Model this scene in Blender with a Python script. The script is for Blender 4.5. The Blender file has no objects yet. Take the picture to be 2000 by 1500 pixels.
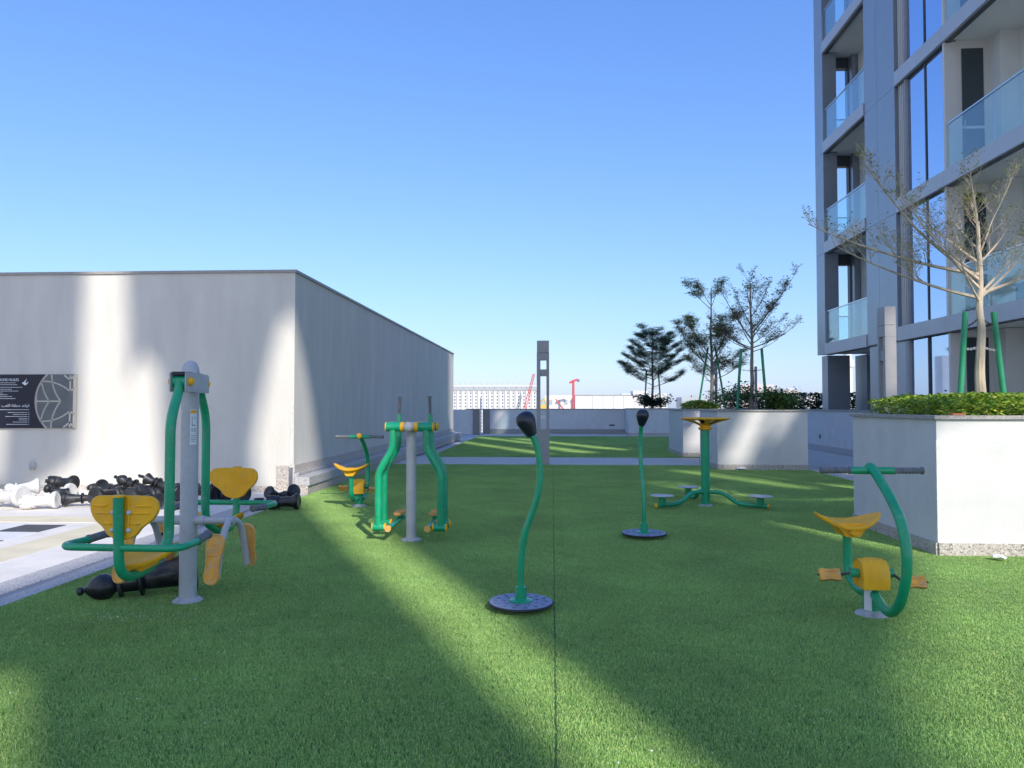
import bpy, bmesh, math, random
from mathutils import Vector, Matrix, Quaternion

R = math.radians
SC = bpy.context.scene
COL = SC.collection
random.seed(11)

# ------------------------------------------------------------------ camera
YAW = math.atan(79 / 1444.0)
PIT = math.atan(42 / 1444.0)
EYE = 1.5
cam = bpy.data.cameras.new('camera')
cam.sensor_width = 36.0
cam.lens = 36.0 * 1444 / 2000
cam.clip_start = 0.05
cam.clip_end = 20000
cob = bpy.data.objects.new('camera', cam)
cob.location = (0, 0, EYE)
cob.rotation_euler = (math.pi / 2 + PIT, 0, YAW)
COL.objects.link(cob)
SC.camera = cob

# ------------------------------------------------------------------ light
SUN = Vector((0.47, -1.0, 0.685))            # direction towards the sun
w = bpy.data.worlds.new('World')
SC.world = w
w.use_nodes = True
nt = w.node_tree
sky = nt.nodes.new('ShaderNodeTexSky')
sky.sky_type = 'NISHITA'
sky.sun_disc = False
sky.sun_elevation = math.atan2(SUN.z, math.hypot(SUN.x, SUN.y))
sky.sun_rotation = math.atan2(SUN.x, SUN.y)
sky.air_density = 1.0
sky.dust_density = 0.6
sky.ozone_density = 2.0
bg = nt.nodes['Background']
# the camera's colour response to the sky: one power and gain per channel, the same in every direction
sep = nt.nodes.new('ShaderNodeSeparateColor')
cmb = nt.nodes.new('ShaderNodeCombineColor')
nt.links.new(sky.outputs[0], sep.inputs[0])
for i_, (g_, k_) in enumerate(((1.0, 0.50), (0.84, 0.77), (0.55, 1.76))):
    pw = nt.nodes.new('ShaderNodeMath'); pw.operation = 'POWER'; pw.inputs[1].default_value = g_
    ml = nt.nodes.new('ShaderNodeMath'); ml.operation = 'MULTIPLY'; ml.inputs[1].default_value = k_
    nt.links.new(sep.outputs[i_], pw.inputs[0]); nt.links.new(pw.outputs[0], ml.inputs[0]); nt.links.new(ml.outputs[0], cmb.inputs[i_])
nt.links.new(cmb.outputs[0], bg.inputs[0])
bg.inputs[1].default_value = 0.15
sl = bpy.data.lights.new('sun', 'SUN')
sl.energy = 2.75
sl.angle = R(0.55)
sl.color = (1.0, 0.94, 0.85)
so = bpy.data.objects.new('sun', sl)
so.rotation_euler = SUN.to_track_quat('Z', 'Y').to_euler()
so.location = (20, -60, 50)
COL.objects.link(so)
vs = SC.view_settings
SC.display_settings.display_device = 'sRGB'
vs.view_transform = 'Standard'
vs.look = 'None'
vs.gamma = 1.0
vs.use_curve_mapping = False
vs.exposure = 0.85
SC.cycles.max_bounces = 8
SC.cycles.transparent_max_bounces = 12

# ------------------------------------------------------------------ materials
def mat(name, col, rough=0.6, metal=0.0, var=0.0, vscale=4.0, bump=0.0, bscale=60.0, stretch=(1, 1, 1),
        spec=0.5, col2=None, coat=0.0, detail=4.0):
    m = bpy.data.materials.new(name)
    m.use_nodes = True
    t = m.node_tree
    p = t.nodes['Principled BSDF']
    p.inputs['Base Color'].default_value = (*col, 1)
    p.inputs['Roughness'].default_value = rough
    p.inputs['Metallic'].default_value = metal
    p.inputs['Specular IOR Level'].default_value = spec
    p.inputs['Coat Weight'].default_value = coat
    tc = t.nodes.new('ShaderNodeTexCoord')
    mp = t.nodes.new('ShaderNodeMapping')
    mp.inputs['Scale'].default_value = stretch
    t.links.new(tc.outputs['Object'], mp.inputs['Vector'])
    if var > 0 or col2:
        n = t.nodes.new('ShaderNodeTexNoise')
        n.inputs['Scale'].default_value = vscale
        n.inputs['Detail'].default_value = detail
        t.links.new(mp.outputs[0], n.inputs['Vector'])
        r = t.nodes.new('ShaderNodeValToRGB')
        a = tuple(c * (1 - var) for c in col)
        b = col2 if col2 else tuple(min(1, c * (1 + var)) for c in col)
        r.color_ramp.elements[0].position = 0.35
        r.color_ramp.elements[1].position = 0.65
        r.color_ramp.elements[0].color = (*a, 1)
        r.color_ramp.elements[1].color = (*b, 1)
        t.links.new(n.outputs['Fac'], r.inputs[0])
        t.links.new(r.outputs[0], p.inputs['Base Color'])
    if bump > 0:
        n2 = t.nodes.new('ShaderNodeTexNoise')
        n2.inputs['Scale'].default_value = bscale
        n2.inputs['Detail'].default_value = 5
        t.links.new(mp.outputs[0], n2.inputs['Vector'])
        b = t.nodes.new('ShaderNodeBump')
        b.inputs['Strength'].default_value = bump
        b.inputs['Distance'].default_value = 0.01
        t.links.new(n2.outputs['Fac'], b.inputs['Height'])
        t.links.new(b.outputs[0], p.inputs['Normal'])
    return m

def granite_mat(name, base, dark, light, scale=90.0):
    m = mat(name, base, 0.55)
    t = m.node_tree
    p = t.nodes['Principled BSDF']
    tc = t.nodes['Texture Coordinate']
    v = t.nodes.new('ShaderNodeTexVoronoi')
    v.inputs['Scale'].default_value = scale
    t.links.new(tc.outputs['Object'], v.inputs['Vector'])
    sep = t.nodes.new('ShaderNodeSeparateColor')
    t.links.new(v.outputs['Color'], sep.inputs[0])
    r = t.nodes.new('ShaderNodeValToRGB')
    e = r.color_ramp.elements
    e[0].position = 0.0; e[0].color = (*dark, 1)
    e[1].position = 1.0; e[1].color = (*light, 1)
    x = e.new(0.25); x.color = (*base, 1)
    x = e.new(0.75); x.color = (*[c * 1.12 for c in base], 1)
    t.links.new(sep.outputs[0], r.inputs[0])
    t.links.new(r.outputs[0], p.inputs['Base Color'])
    return m

def leaf_mat(name, cols, rough=0.5, trans=0.25):
    m = bpy.data.materials.new(name)
    m.use_nodes = True
    t = m.node_tree
    p = t.nodes['Principled BSDF']
    g = t.nodes.new('ShaderNodeNewGeometry')
    r = t.nodes.new('ShaderNodeValToRGB')
    e = r.color_ramp.elements
    n = len(cols)
    e[0].color = (*cols[0], 1)
    e[1].color = (*cols[-1], 1)
    for i in range(1, n - 1):
        x = e.new(i / (n - 1)); x.color = (*cols[i], 1)
    t.links.new(g.outputs['Random Per Island'], r.inputs[0])
    t.links.new(r.outputs[0], p.inputs['Base Color'])
    p.inputs['Roughness'].default_value = rough
    tr = t.nodes.new('ShaderNodeBsdfTranslucent')
    t.links.new(r.outputs[0], tr.inputs['Color'])
    mx = t.nodes.new('ShaderNodeMixShader')
    mx.inputs[0].default_value = trans
    t.links.new(p.outputs[0], mx.inputs[1])
    t.links.new(tr.outputs[0], mx.inputs[2])
    t.links.new(mx.outputs[0], t.nodes['Material Output'].inputs[0])
    return m

def glass_mat(name, tint, refl=0.2):
    m = bpy.data.materials.new(name)
    m.use_nodes = True
    t = m.node_tree
    t.nodes.remove(t.nodes['Principled BSDF'])
    tr = t.nodes.new('ShaderNodeBsdfTransparent')
    tr.inputs[0].default_value = (*tint, 1)
    gl = t.nodes.new('ShaderNodeBsdfGlossy')
    gl.inputs['Roughness'].default_value = 0.01
    gl.inputs[0].default_value = (0.9, 0.95, 1, 1)
    lw = t.nodes.new('ShaderNodeLayerWeight')
    lw.inputs[0].default_value = 0.5
    f = t.nodes.new('ShaderNodeMath'); f.operation = 'POWER'; f.inputs[1].default_value = 4.0
    t.links.new(lw.outputs['Facing'], f.inputs[0])
    a = t.nodes.new('ShaderNodeMath'); a.operation = 'ADD'; a.use_clamp = True
    a.inputs[1].default_value = refl
    t.links.new(f.outputs[0], a.inputs[0])
    mx = t.nodes.new('ShaderNodeMixShader')
    t.links.new(a.outputs[0], mx.inputs[0])
    t.links.new(tr.outputs[0], mx.inputs[1])
    t.links.new(gl.outputs[0], mx.inputs[2])
    t.links.new(mx.outputs[0], t.nodes['Material Output'].inputs[0])
    return m

M = {}
M['plaster'] = mat('plaster', (0.64, 0.61, 0.55), 0.85, var=0.05, vscale=3, bump=0.55, bscale=55, stretch=(1, 1, 0.22))
M['plaster_side'] = mat('plaster_side', (0.70, 0.65, 0.57), 0.85, var=0.04, vscale=1.2, bump=0.5, bscale=55, stretch=(1, 1, 0.2))
M['plaster_white'] = mat('plaster_white', (0.66, 0.65, 0.625), 0.85, var=0.04, vscale=3, bump=0.3, bscale=60)
M['coping'] = granite_mat('coping_granite', (0.33, 0.31, 0.29), (0.16, 0.15, 0.14), (0.5, 0.47, 0.44), 120)
M['granite'] = granite_mat('granite', (0.46, 0.41, 0.36), (0.17, 0.14, 0.12), (0.68, 0.64, 0.58), 75)
M['kerb'] = granite_mat('kerb_granite', (0.44, 0.42, 0.41), (0.22, 0.21, 0.21), (0.62, 0.6, 0.58), 90)
M['paver'] = mat('paver', (0.58, 0.54, 0.48), 0.75, var=0.08, vscale=2.5, bump=0.15, bscale=90)
M['court'] = mat('court_white', (0.78, 0.73, 0.66), 0.7, var=0.05, vscale=1.5, bump=0.1, bscale=60)
M['tile_white'] = mat('tile_white', (0.74, 0.73, 0.71), 0.65, var=0.04, vscale=2)
M['tile_dark'] = mat('tile_dark', (0.075, 0.078, 0.085), 0.6, var=0.15, vscale=5)
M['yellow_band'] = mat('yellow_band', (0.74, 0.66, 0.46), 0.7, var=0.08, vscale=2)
M['turf_base'] = mat('turf_base', (0.09, 0.17, 0.05), 0.95, var=0.3, vscale=40)
M['green'] = mat('green_paint', (0.0, 0.34, 0.15), 0.28, coat=0.4, var=0.10, vscale=6, bump=0.03, bscale=25)
M['yellow'] = mat('yellow_plastic', (0.98, 0.46, 0.006), 0.42, var=0.08, vscale=9, bump=0.05, bscale=40)
M['orange'] = mat('orange_plastic', (0.92, 0.40, 0.05), 0.5, var=0.15, vscale=14, bump=0.1, bscale=80)
M['grey_paint'] = mat('grey_paint', (0.47, 0.475, 0.49), 0.36, coat=0.2, var=0.06, vscale=8)
M['flange'] = mat('flange_grey', (0.40, 0.41, 0.42), 0.6, var=0.2, vscale=22)
M['grip'] = mat('grip_rubber', (0.16, 0.165, 0.17), 0.7, var=0.15, vscale=30)
M['black_rubber'] = mat('black_rubber', (0.012, 0.013, 0.016), 0.5)
M['black_plastic'] = mat('black_plastic', (0.010, 0.011, 0.014), 0.28, coat=0.3)
M['white_plastic'] = mat('white_plastic', (0.72, 0.71, 0.68), 0.4, var=0.05, vscale=12)
M['steel'] = mat('steel', (0.55, 0.56, 0.58), 0.3, metal=1.0)
M['bolt_white'] = mat('bolt_cap_white', (0.6, 0.6, 0.57), 0.5)
M['disc'] = mat('disc_blue_grey', (0.20, 0.235, 0.36), 0.4, var=0.15, vscale=15)
M['disc_pale'] = mat('disc_pale', (0.56, 0.54, 0.5), 0.6, var=0.1, vscale=20)
M['knob'] = mat('knob_navy', (0.012, 0.015, 0.028), 0.32, coat=0.2)
M['lamp_grey'] = mat('lamp_grey', (0.36, 0.345, 0.34), 0.5, var=0.05, vscale=5)
M['lamp_white'] = mat('lamp_diffuser', (0.75, 0.75, 0.75), 0.5)
M['cladding'] = mat('cladding', (0.33, 0.35, 0.38), 0.35, metal=0.4, var=0.03, vscale=2)
M['fascia'] = mat('fascia', (0.50, 0.49, 0.49), 0.42, metal=0.2, var=0.03, vscale=2)
M['beige_metal'] = mat('beige_metal', (0.66, 0.62, 0.57), 0.45, metal=0.1)
M['dark_metal'] = mat('dark_metal', (0.07, 0.075, 0.08), 0.45)
M['soffit'] = mat('soffit', (0.82, 0.79, 0.70), 0.8, var=0.03, vscale=1)
M['inner_wall'] = mat('inner_wall', (0.68, 0.67, 0.62), 0.85, var=0.04, vscale=2)
M['window_glass'] = mat('window_glass', (0.46, 0.56, 0.74), 0.02, metal=1.0)
M['dark_glass'] = mat('dark_glass', (0.03, 0.045, 0.05), 0.05, spec=0.8)
M['rail_glass'] = glass_mat('railing_glass', (0.86, 0.96, 0.95), 0.06)
M['sign_navy'] = mat('sign_navy', (0.006, 0.008, 0.022), 0.45)
M['sign_grey'] = mat('sign_grey', (0.13, 0.14, 0.145), 0.5, var=0.08, vscale=6)
M['sign_cream'] = mat('sign_cream', (0.55, 0.51, 0.43), 0.55)
M['sign_white'] = mat('sign_white', (0.75, 0.76, 0.78), 0.5)
M['bark'] = mat('bark_pale', (0.52, 0.43, 0.32), 0.9, var=0.25, vscale=14, bump=0.5, bscale=50, stretch=(1, 1, 0.3))
M['bark_dark'] = mat('bark_dark', (0.24, 0.20, 0.17), 0.9, var=0.25, vscale=14)
M['stake'] = mat('stake_green', (0.02, 0.26, 0.12), 0.45, var=0.12, vscale=8)
M['chain'] = mat('tie_rubber', (0.06, 0.05, 0.045), 0.7)
M['soil'] = mat('soil', (0.10, 0.07, 0.045), 0.95, var=0.3, vscale=20, bump=0.6, bscale=40)
M['leaf_lime'] = leaf_mat('leaf_lime', [(0.07, 0.18, 0.025), (0.17, 0.33, 0.035), (0.36, 0.50, 0.05), (0.62, 0.66, 0.10)], trans=0.3)
M['leaf_shrub'] = leaf_mat('leaf_shrub', [(0.04, 0.10, 0.02), (0.08, 0.17, 0.03), (0.15, 0.24, 0.05)])
M['leaf_dark'] = leaf_mat('leaf_dark', [(0.012, 0.03, 0.012), (0.02, 0.05, 0.018), (0.035, 0.07, 0.02)])
M['leaf_tree'] = leaf_mat('leaf_tree', trans=0.5, cols=[(0.08, 0.11, 0.04), (0.16, 0.18, 0.06), (0.28, 0.26, 0.09)])
M['leaf_tree_green'] = leaf_mat('leaf_tree_green', trans=0.5, cols=[(0.06, 0.17, 0.07), (0.09, 0.24, 0.09), (0.15, 0.30, 0.10)])
M['leaf_tree_olive'] = leaf_mat('leaf_tree_olive', trans=0.5, cols=[(0.13, 0.19, 0.04), (0.26, 0.32, 0.06), (0.50, 0.44, 0.10)])
M['blade'] = leaf_mat('turf_blade', [(0.185, 0.385, 0.125), (0.30, 0.54, 0.15), (0.47, 0.69, 0.19), (0.70, 0.81, 0.33)], rough=0.5, trans=0.3)
M['crane_red'] = mat('crane_red', (0.66, 0.06, 0.06), 0.5)
M['crane_yellow'] = mat('crane_yellow', (0.65, 0.45, 0.08), 0.5)
M['city_white'] = mat('city_white', (0.74, 0.73, 0.70), 0.8, var=0.04, vscale=0.2)
M['city_grey'] = mat('city_grey', (0.42, 0.44, 0.45), 0.8, var=0.1, vscale=0.1)
M['city_dark'] = mat('city_dark', (0.22, 0.23, 0.25), 0.7)
M['city_pink'] = mat('city_pink', (0.64, 0.55, 0.51), 0.8)
M['sand'] = mat('sand', (0.42, 0.36, 0.28), 0.95, var=0.15, vscale=0.02)
M['concrete'] = mat('concrete', (0.50, 0.49, 0.47), 0.85, var=0.06, vscale=1)
M['paper'] = mat('crumpled_paper', (0.78, 0.77, 0.74), 0.7)
M['flake'] = mat('white_flake', (0.72, 0.74, 0.68), 0.8)
M['terracotta'] = mat('terracotta', (0.45, 0.16, 0.07), 0.8)
M['bin_blue'] = mat('planter_blue_grey', (0.12, 0.19, 0.25), 0.5)

def wear(key, dirt, amount=0.35, scale=18.0, thr=0.60):
    """dust and scuffs: a broken-up second colour and a rougher gloss where they sit"""
    t = M[key].node_tree
    p = t.nodes['Principled BSDF']; tc = t.nodes['Texture Coordinate']
    n = t.nodes.new('ShaderNodeTexNoise'); n.inputs['Scale'].default_value = scale; n.inputs['Detail'].default_value = 8; n.inputs['Roughness'].default_value = 0.7
    t.links.new(tc.outputs['Object'], n.inputs['Vector'])
    r = t.nodes.new('ShaderNodeMapRange'); r.inputs['From Min'].default_value = thr - 0.08; r.inputs['From Max'].default_value = thr + 0.08
    r.inputs['To Max'].default_value = amount
    t.links.new(n.outputs['Fac'], r.inputs['Value'])
    mx = t.nodes.new('ShaderNodeMix'); mx.data_type = 'RGBA'
    src = p.inputs['Base Color'].links[0].from_socket if p.inputs['Base Color'].links else None
    if src: t.links.new(src, mx.inputs[6])
    else: mx.inputs[6].default_value = p.inputs['Base Color'].default_value
    mx.inputs[7].default_value = (*dirt, 1)
    t.links.new(r.outputs[0], mx.inputs[0]); t.links.new(mx.outputs[2], p.inputs['Base Color'])
    r2 = t.nodes.new('ShaderNodeMapRange'); r2.inputs['To Min'].default_value = p.inputs['Roughness'].default_value
    r2.inputs['To Max'].default_value = min(1, p.inputs['Roughness'].default_value + 0.35)
    t.links.new(n.outputs['Fac'], r2.inputs['Value']); t.links.new(r2.outputs[0], p.inputs['Roughness'])
wear('green', (0.25, 0.36, 0.26), 0.35, 14, 0.62)
wear('yellow', (0.62, 0.44, 0.18), 0.3, 16, 0.58)
wear('orange', (0.60, 0.44, 0.26), 0.6, 20, 0.52)
wear('grey_paint', (0.30, 0.28, 0.26), 0.3, 12, 0.60)
wear('black_plastic', (0.10, 0.10, 0.10), 0.4, 10, 0.58)
wear('white_plastic', (0.45, 0.41, 0.36), 0.5, 9, 0.56)
wear('plaster', (0.58, 0.54, 0.49), 0.18, 0.7, 0.55)
wear('plaster_white', (0.60, 0.57, 0.52), 0.35, 1.3, 0.57)
wear('court', (0.55, 0.52, 0.47), 0.4, 1.6, 0.56)
wear('disc', (0.35, 0.35, 0.36), 0.5, 22, 0.55)

# ------------------------------------------------------------------ mesh helpers
class MB:
    def __init__(s):
        s.v = []; s.f = []
    def add(s, vs_, fs_):
        k = len(s.v)
        s.v += [tuple(v) for v in vs_]
        s.f += [tuple(i + k for i in f) for f in fs_]
        return s
    def box(s, x0, x1, y0, y1, z0, z1, bev=0.0):
        if bev <= 0:
            return s.add([(x0, y0, z0), (x1, y0, z0), (x1, y1, z0), (x0, y1, z0), (x0, y0, z1), (x1, y0, z1), (x1, y1, z1), (x0, y1, z1)],
                         [(0, 3, 2, 1), (4, 5, 6, 7), (0, 1, 5, 4), (1, 2, 6, 5), (2, 3, 7, 6), (3, 0, 4, 7)])
        bm = bmesh.new()
        bmesh.ops.create_cube(bm, size=1)
        for v in bm.verts:
            v.co = Vector(((x0 + x1) / 2 + v.co.x * (x1 - x0), (y0 + y1) / 2 + v.co.y * (y1 - y0), (z0 + z1) / 2 + v.co.z * (z1 - z0)))
        bmesh.ops.bevel(bm, geom=bm.edges[:], offset=bev, segments=2, affect='EDGES', profile=0.7)
        bm.verts.index_update()
        s.add([v.co[:] for v in bm.verts], [[v.index for v in f.verts] for f in bm.faces])
        bm.free()
        return s
    def tube(s, pts, rad, n=12, smooth=0, caps=True, closed=False):
        pts = [Vector(p) for p in pts]
        if not hasattr(rad, '__len__'):
            rad = [rad] * len(pts)
        if smooth:
            pts, rad = catmull(pts, rad, smooth, closed)
        T = []
        m = len(pts)
        for i in range(m):
            a = pts[(i - 1) % m] if (closed or i > 0) else pts[i]
            b = pts[(i + 1) % m] if (closed or i < m - 1) else pts[i]
            T.append((b - a).normalized())
        ref = Vector((0, 0, 1)) if abs(T[0].z) < 0.9 else Vector((1, 0, 0))
        u = T[0].cross(ref).normalized()
        rings = []
        vs_ = []
        for i in range(m):
            if i:
                q = T[i - 1].rotation_difference(T[i])
                u = q @ u
                u = (u - T[i] * u.dot(T[i])).normalized()
            v = T[i].cross(u)
            for j in range(n):
                a = 2 * math.pi * j / n
                vs_.append(pts[i] + (u * math.cos(a) + v * math.sin(a)) * rad[i])
        fs_ = []
        for i in range(m - 1 + (1 if closed else 0)):
            i2 = (i + 1) % m
            for j in range(n):
                fs_.append((i * n + j, i * n + (j + 1) % n, i2 * n + (j + 1) % n, i2 * n + j))
        if caps and not closed:
            fs_.append(tuple(range(n))[::-1])
            fs_.append(tuple((m - 1) * n + j for j in range(n)))
        return s.add(vs_, fs_)
    def lathe(s, prof, n=24, mtx=None, hole=False):
        mtx = mtx or Matrix.Identity(4)
        vs_ = []; fs_ = []
        for (r, z) in prof:
            for j in range(n):
                a = 2 * math.pi * j / n
                vs_.append(mtx @ Vector((r * math.cos(a), r * math.sin(a), z)))
        for i in range(len(prof) - 1):
            for j in range(n):
                fs_.append((i * n + j, i * n + (j + 1) % n, (i + 1) * n + (j + 1) % n, (i + 1) * n + j))
        if prof[0][0] > 1e-5: fs_.append(tuple(range(n))[::-1])
        if prof[-1][0] > 1e-5: fs_.append(tuple((len(prof) - 1) * n + j for j in range(n)))
        return s.add(vs_, fs_)
    def cyl(s, a, b, r, n=16):
        return s.tube([a, b], r, n)
    def ball(s, c, r, n=16, sc=(1, 1, 1)):
        c = Vector(c)
        prof = [(r * math.sin(math.pi * i / 8), -r * math.cos(math.pi * i / 8)) for i in range(9)]
        prof[0] = (1e-4, -r); prof[-1] = (1e-4, r)
        return s.lathe(prof, n, Matrix.Translation(c) @ Matrix.Diagonal((*sc, 1)))
    def prism(s, poly, h, mtx=None):
        """poly in local XY, extruded along local Z from 0 to h"""
        mtx = mtx or Matrix.Identity(4)
        n = len(poly)
        vs_ = [mtx @ Vector((x, y, 0)) for x, y in poly] + [mtx @ Vector((x, y, h)) for x, y in poly]
        fs_ = [tuple(range(n))[::-1], tuple(range(n, 2 * n))] + [(i, (i + 1) % n, n + (i + 1) % n, n + i) for i in range(n)]
        return s.add(vs_, fs_)
    def mesh(s, name, m, smooth=True, angle=35, bev=0):
        me = bpy.data.meshes.new(name)
        me.from_pydata([tuple(v) for v in s.v], [], s.f)
        me.validate()
        bm = bmesh.new(); bm.from_mesh(me)
        bmesh.ops.recalc_face_normals(bm, faces=bm.faces[:])
        bm.to_mesh(me); bm.free()
        me.materials.append(m if not isinstance(m, str) else M[m])
        if smooth:
            me.shade_smooth()
            me.set_sharp_from_angle(angle=R(angle))
        me.update()
        return me
    def build(s, name, m, parent=None, smooth=True, angle=35):
        o = bpy.data.objects.new(name, s.mesh(name, m, smooth, angle))
        COL.objects.link(o)
        if parent: o.parent = parent
        return o

def catmull(P, Rr, k, closed=False):
    out = []; ro = []
    m = len(P)
    rng = range(m if closed else m - 1)
    for i in rng:
        p0 = P[(i - 1) % m] if (closed or i > 0) else P[0] * 2 - P[1]
        p1 = P[i]; p2 = P[(i + 1) % m]
        p3 = P[(i + 2) % m] if (closed or i + 2 < m) else P[m - 1] * 2 - P[m - 2]
        # centripetal-like tension by chord clamp
        t1 = (p2 - p0) * 0.5; t2 = (p3 - p1) * 0.5
        L = (p2 - p1).length
        if t1.length > L: t1 = t1.normalized() * L
        if t2.length > L: t2 = t2.normalized() * L
        r1 = Rr[i]; r2 = Rr[(i + 1) % m]
        for j in range(k):
            t = j / k
            h00 = 2 * t**3 - 3 * t**2 + 1; h10 = t**3 - 2 * t**2 + t
            h01 = -2 * t**3 + 3 * t**2; h11 = t**3 - t**2
            out.append(p1 * h00 + t1 * h10 + p2 * h01 + t2 * h11)
            ro.append(r1 + (r2 - r1) * t)
    if not closed:
        out.append(P[-1]); ro.append(Rr[-1])
    return out, ro

def bend(pts, r=0.08, k=5):
    """straight runs with rounded corners"""
    P = [Vector(p) for p in pts]
    out = [P[0]]
    for i in range(1, len(P) - 1):
        a = (P[i - 1] - P[i]); b = (P[i + 1] - P[i])
        d = min(r, a.length * 0.48, b.length * 0.48)
        A = P[i] + a.normalized() * d; B = P[i] + b.normalized() * d
        for j in range(k + 1):
            t = j / k
            out.append(A * (1 - t)**2 + P[i] * 2 * t * (1 - t) + B * t**2)
    out.append(P[-1])
    return out

def rot_to(d):
    return Vector(d).to_track_quat('Z', 'Y').to_matrix().to_4x4()

def tag(o, label=None, cat=None, group=None, kind=None):
    if label: o['label'] = label
    if cat: o['category'] = cat
    if group: o['group'] = group
    if kind: o['kind'] = kind
    return o

def thing(name, label, cat, loc=(0, 0, 0), rz=0.0, group=None):
    o = bpy.data.objects.new(name, None)
    o.empty_display_size = 0.1
    COL.objects.link(o)
    o.location = loc
    o.rotation_euler = (0, 0, rz)
    return tag(o, label, cat, group)

def dup(root, loc=None, rz=None, label=None):
    r = root.copy(); COL.objects.link(r)
    if loc is not None: r.location = loc
    if rz is not None: r.rotation_euler = (0, 0, rz)
    if label: r['label'] = label
    for ch in list(root.children):
        c = ch.copy(); COL.objects.link(c); c.parent = r
        for g in list(ch.children):
            d = g.copy(); COL.objects.link(d); d.parent = c
    return r

def struct(name, mb, m, smooth=False):
    o = mb.build(name, m, None, smooth)
    o['kind'] = 'structure'
    return o

# ------------------------------------------------------------------ the setting: ground
XL = -4.10           # left edge of the turf
XR = 5.95            # right edge of the turf
WX = -4.48           # side face of the wall block on the left
WY = 12.62           # its front face

struct('city_ground', MB().box(-690, 690, -110, 990, -15.5, -15.0), 'sand')
struct('podium_deck', MB().box(-30, 30, -23.5, 42.5, -14.98, -0.06), 'concrete')
struct('turf_ground', MB().box(XL, XR, -3.0, 18.75, -0.055, -0.004), 'turf_base')
struct('turf_ground_far', MB().box(-3.62, XR + 0.2, 21.5, 36.2, -0.055, -0.004), 'turf_base')
struct('rear_bounce_floor', MB().box(-16, 14, -23, -3.01, -0.055, 0.0), 'court')  # unseen pale paving added behind the camera to bounce sun forward
struct('court_floor', MB().box(-16, -4.66, -3, 12.9, -0.055, 0.0), 'court')

def paver_field(name, x0, x1, y0, y1, sx, sy, z=0.0, m='paver'):
    base = struct(name, MB().box(x0, x1, y0, y1, -0.056, z - 0.012), 'kerb')
    nx = max(1, round((x1 - x0) / sx)); ny = max(1, round((y1 - y0) / sy))
    dx = (x1 - x0) / nx; dy = (y1 - y0) / ny
    me = MB().box(0.003, dx - 0.003, 0.003, dy - 0.003, -0.03, 0).mesh('paver', m, False)
    for i in range(nx):
        for j in range(ny):
            o = bpy.data.objects.new('paver', me)
            COL.objects.link(o); o.parent = base
            o.location = (x0 + i * dx, y0 + j * dy, z + random.uniform(-0.0012, 0.0012))
    return base

paver_field('path_strip', XL + 0.02, XR - 0.01, 18.77, 21.48, 0.9, 0.9)
paver_field('path_right', XR + 0.01, 8.78, 9.8, 36.0, 0.9, 1.2)
struct('path_far', MB().box(-3.62, 8.7, 36.22, 39.2, -0.056, -0.001), 'paver')

# kerb along the turf: two granite strips with a drain channel between
kerb = struct('kerb_strip', MB().box(-4.655, XL - 0.005, -3, 12.30, -0.054, -0.02), 'dark_metal')
def rowparts(name, parent, x0, x1, y0, y1, z0, z1, step, m):
    n = max(1, round((y1 - y0) / step)); d = (y1 - y0) / n
    me = MB().box(x0, x1, 0.0015, d - 0.0015, z0, z1, 0.003).mesh(name, m, False)
    for i in range(n):
        o = bpy.data.objects.new(name, me); COL.objects.link(o); o.parent = parent
        o.location = (0, y0 + i * d, 0)
rowparts('kerb_stone', kerb, -4.65, -4.36, -3, 12.30, -0.04, 0.006, 0.9, 'kerb')
rowparts('kerb_stone', kerb, -4.27, -4.105, -3, 12.30, -0.04, 0.006, 0.9, 'kerb')
MB().box(-4.358, -4.272, -3, 12.30, -0.03, -0.002).build('drain_grating', mat('drain_grating', (0.25, 0.29, 0.36), 0.4, metal=0.4), kerb, False)

# chess board painted in stone tiles, with its yellow border
board = struct('chess_board', MB().box(-10.34, -6.05, 4.70, 9.0, -0.054, 0.0035), 'tile_white')
tw = MB().box(0.003, 0.527, 0.003, 0.527, 0.0, 0.007).mesh('board_tile', 'tile_white', False)
td = MB().box(0.003, 0.527, 0.003, 0.527, 0.0, 0.007).mesh('board_tile', 'tile_dark', False)
for i in range(8):
    for j in range(8):
        o = bpy.data.objects.new('board_tile', td if (i + j) % 2 == 0 else tw)
        COL.objects.link(o); o.parent = board
        o.location = (-6.6 - i * 0.53, 8.45 - j * 0.53, 0.0015)
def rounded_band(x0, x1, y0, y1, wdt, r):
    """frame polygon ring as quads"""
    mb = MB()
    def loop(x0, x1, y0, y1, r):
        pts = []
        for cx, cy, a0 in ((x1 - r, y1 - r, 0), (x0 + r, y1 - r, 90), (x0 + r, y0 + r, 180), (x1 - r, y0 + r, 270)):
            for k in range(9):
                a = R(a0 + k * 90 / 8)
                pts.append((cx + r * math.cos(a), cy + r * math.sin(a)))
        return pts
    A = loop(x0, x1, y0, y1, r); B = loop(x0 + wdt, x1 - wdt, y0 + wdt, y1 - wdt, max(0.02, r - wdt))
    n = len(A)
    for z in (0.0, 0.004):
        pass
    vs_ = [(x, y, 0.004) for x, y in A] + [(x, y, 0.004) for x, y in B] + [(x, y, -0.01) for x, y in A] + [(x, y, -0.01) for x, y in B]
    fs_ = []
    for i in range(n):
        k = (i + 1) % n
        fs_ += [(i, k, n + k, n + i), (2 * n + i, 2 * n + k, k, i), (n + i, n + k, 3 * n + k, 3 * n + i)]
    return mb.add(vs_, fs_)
struct('court_border', rounded_band(-11.1, -5.28, 3.9, 9.68, 0.48, 0.6), 'yellow_band')

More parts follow.
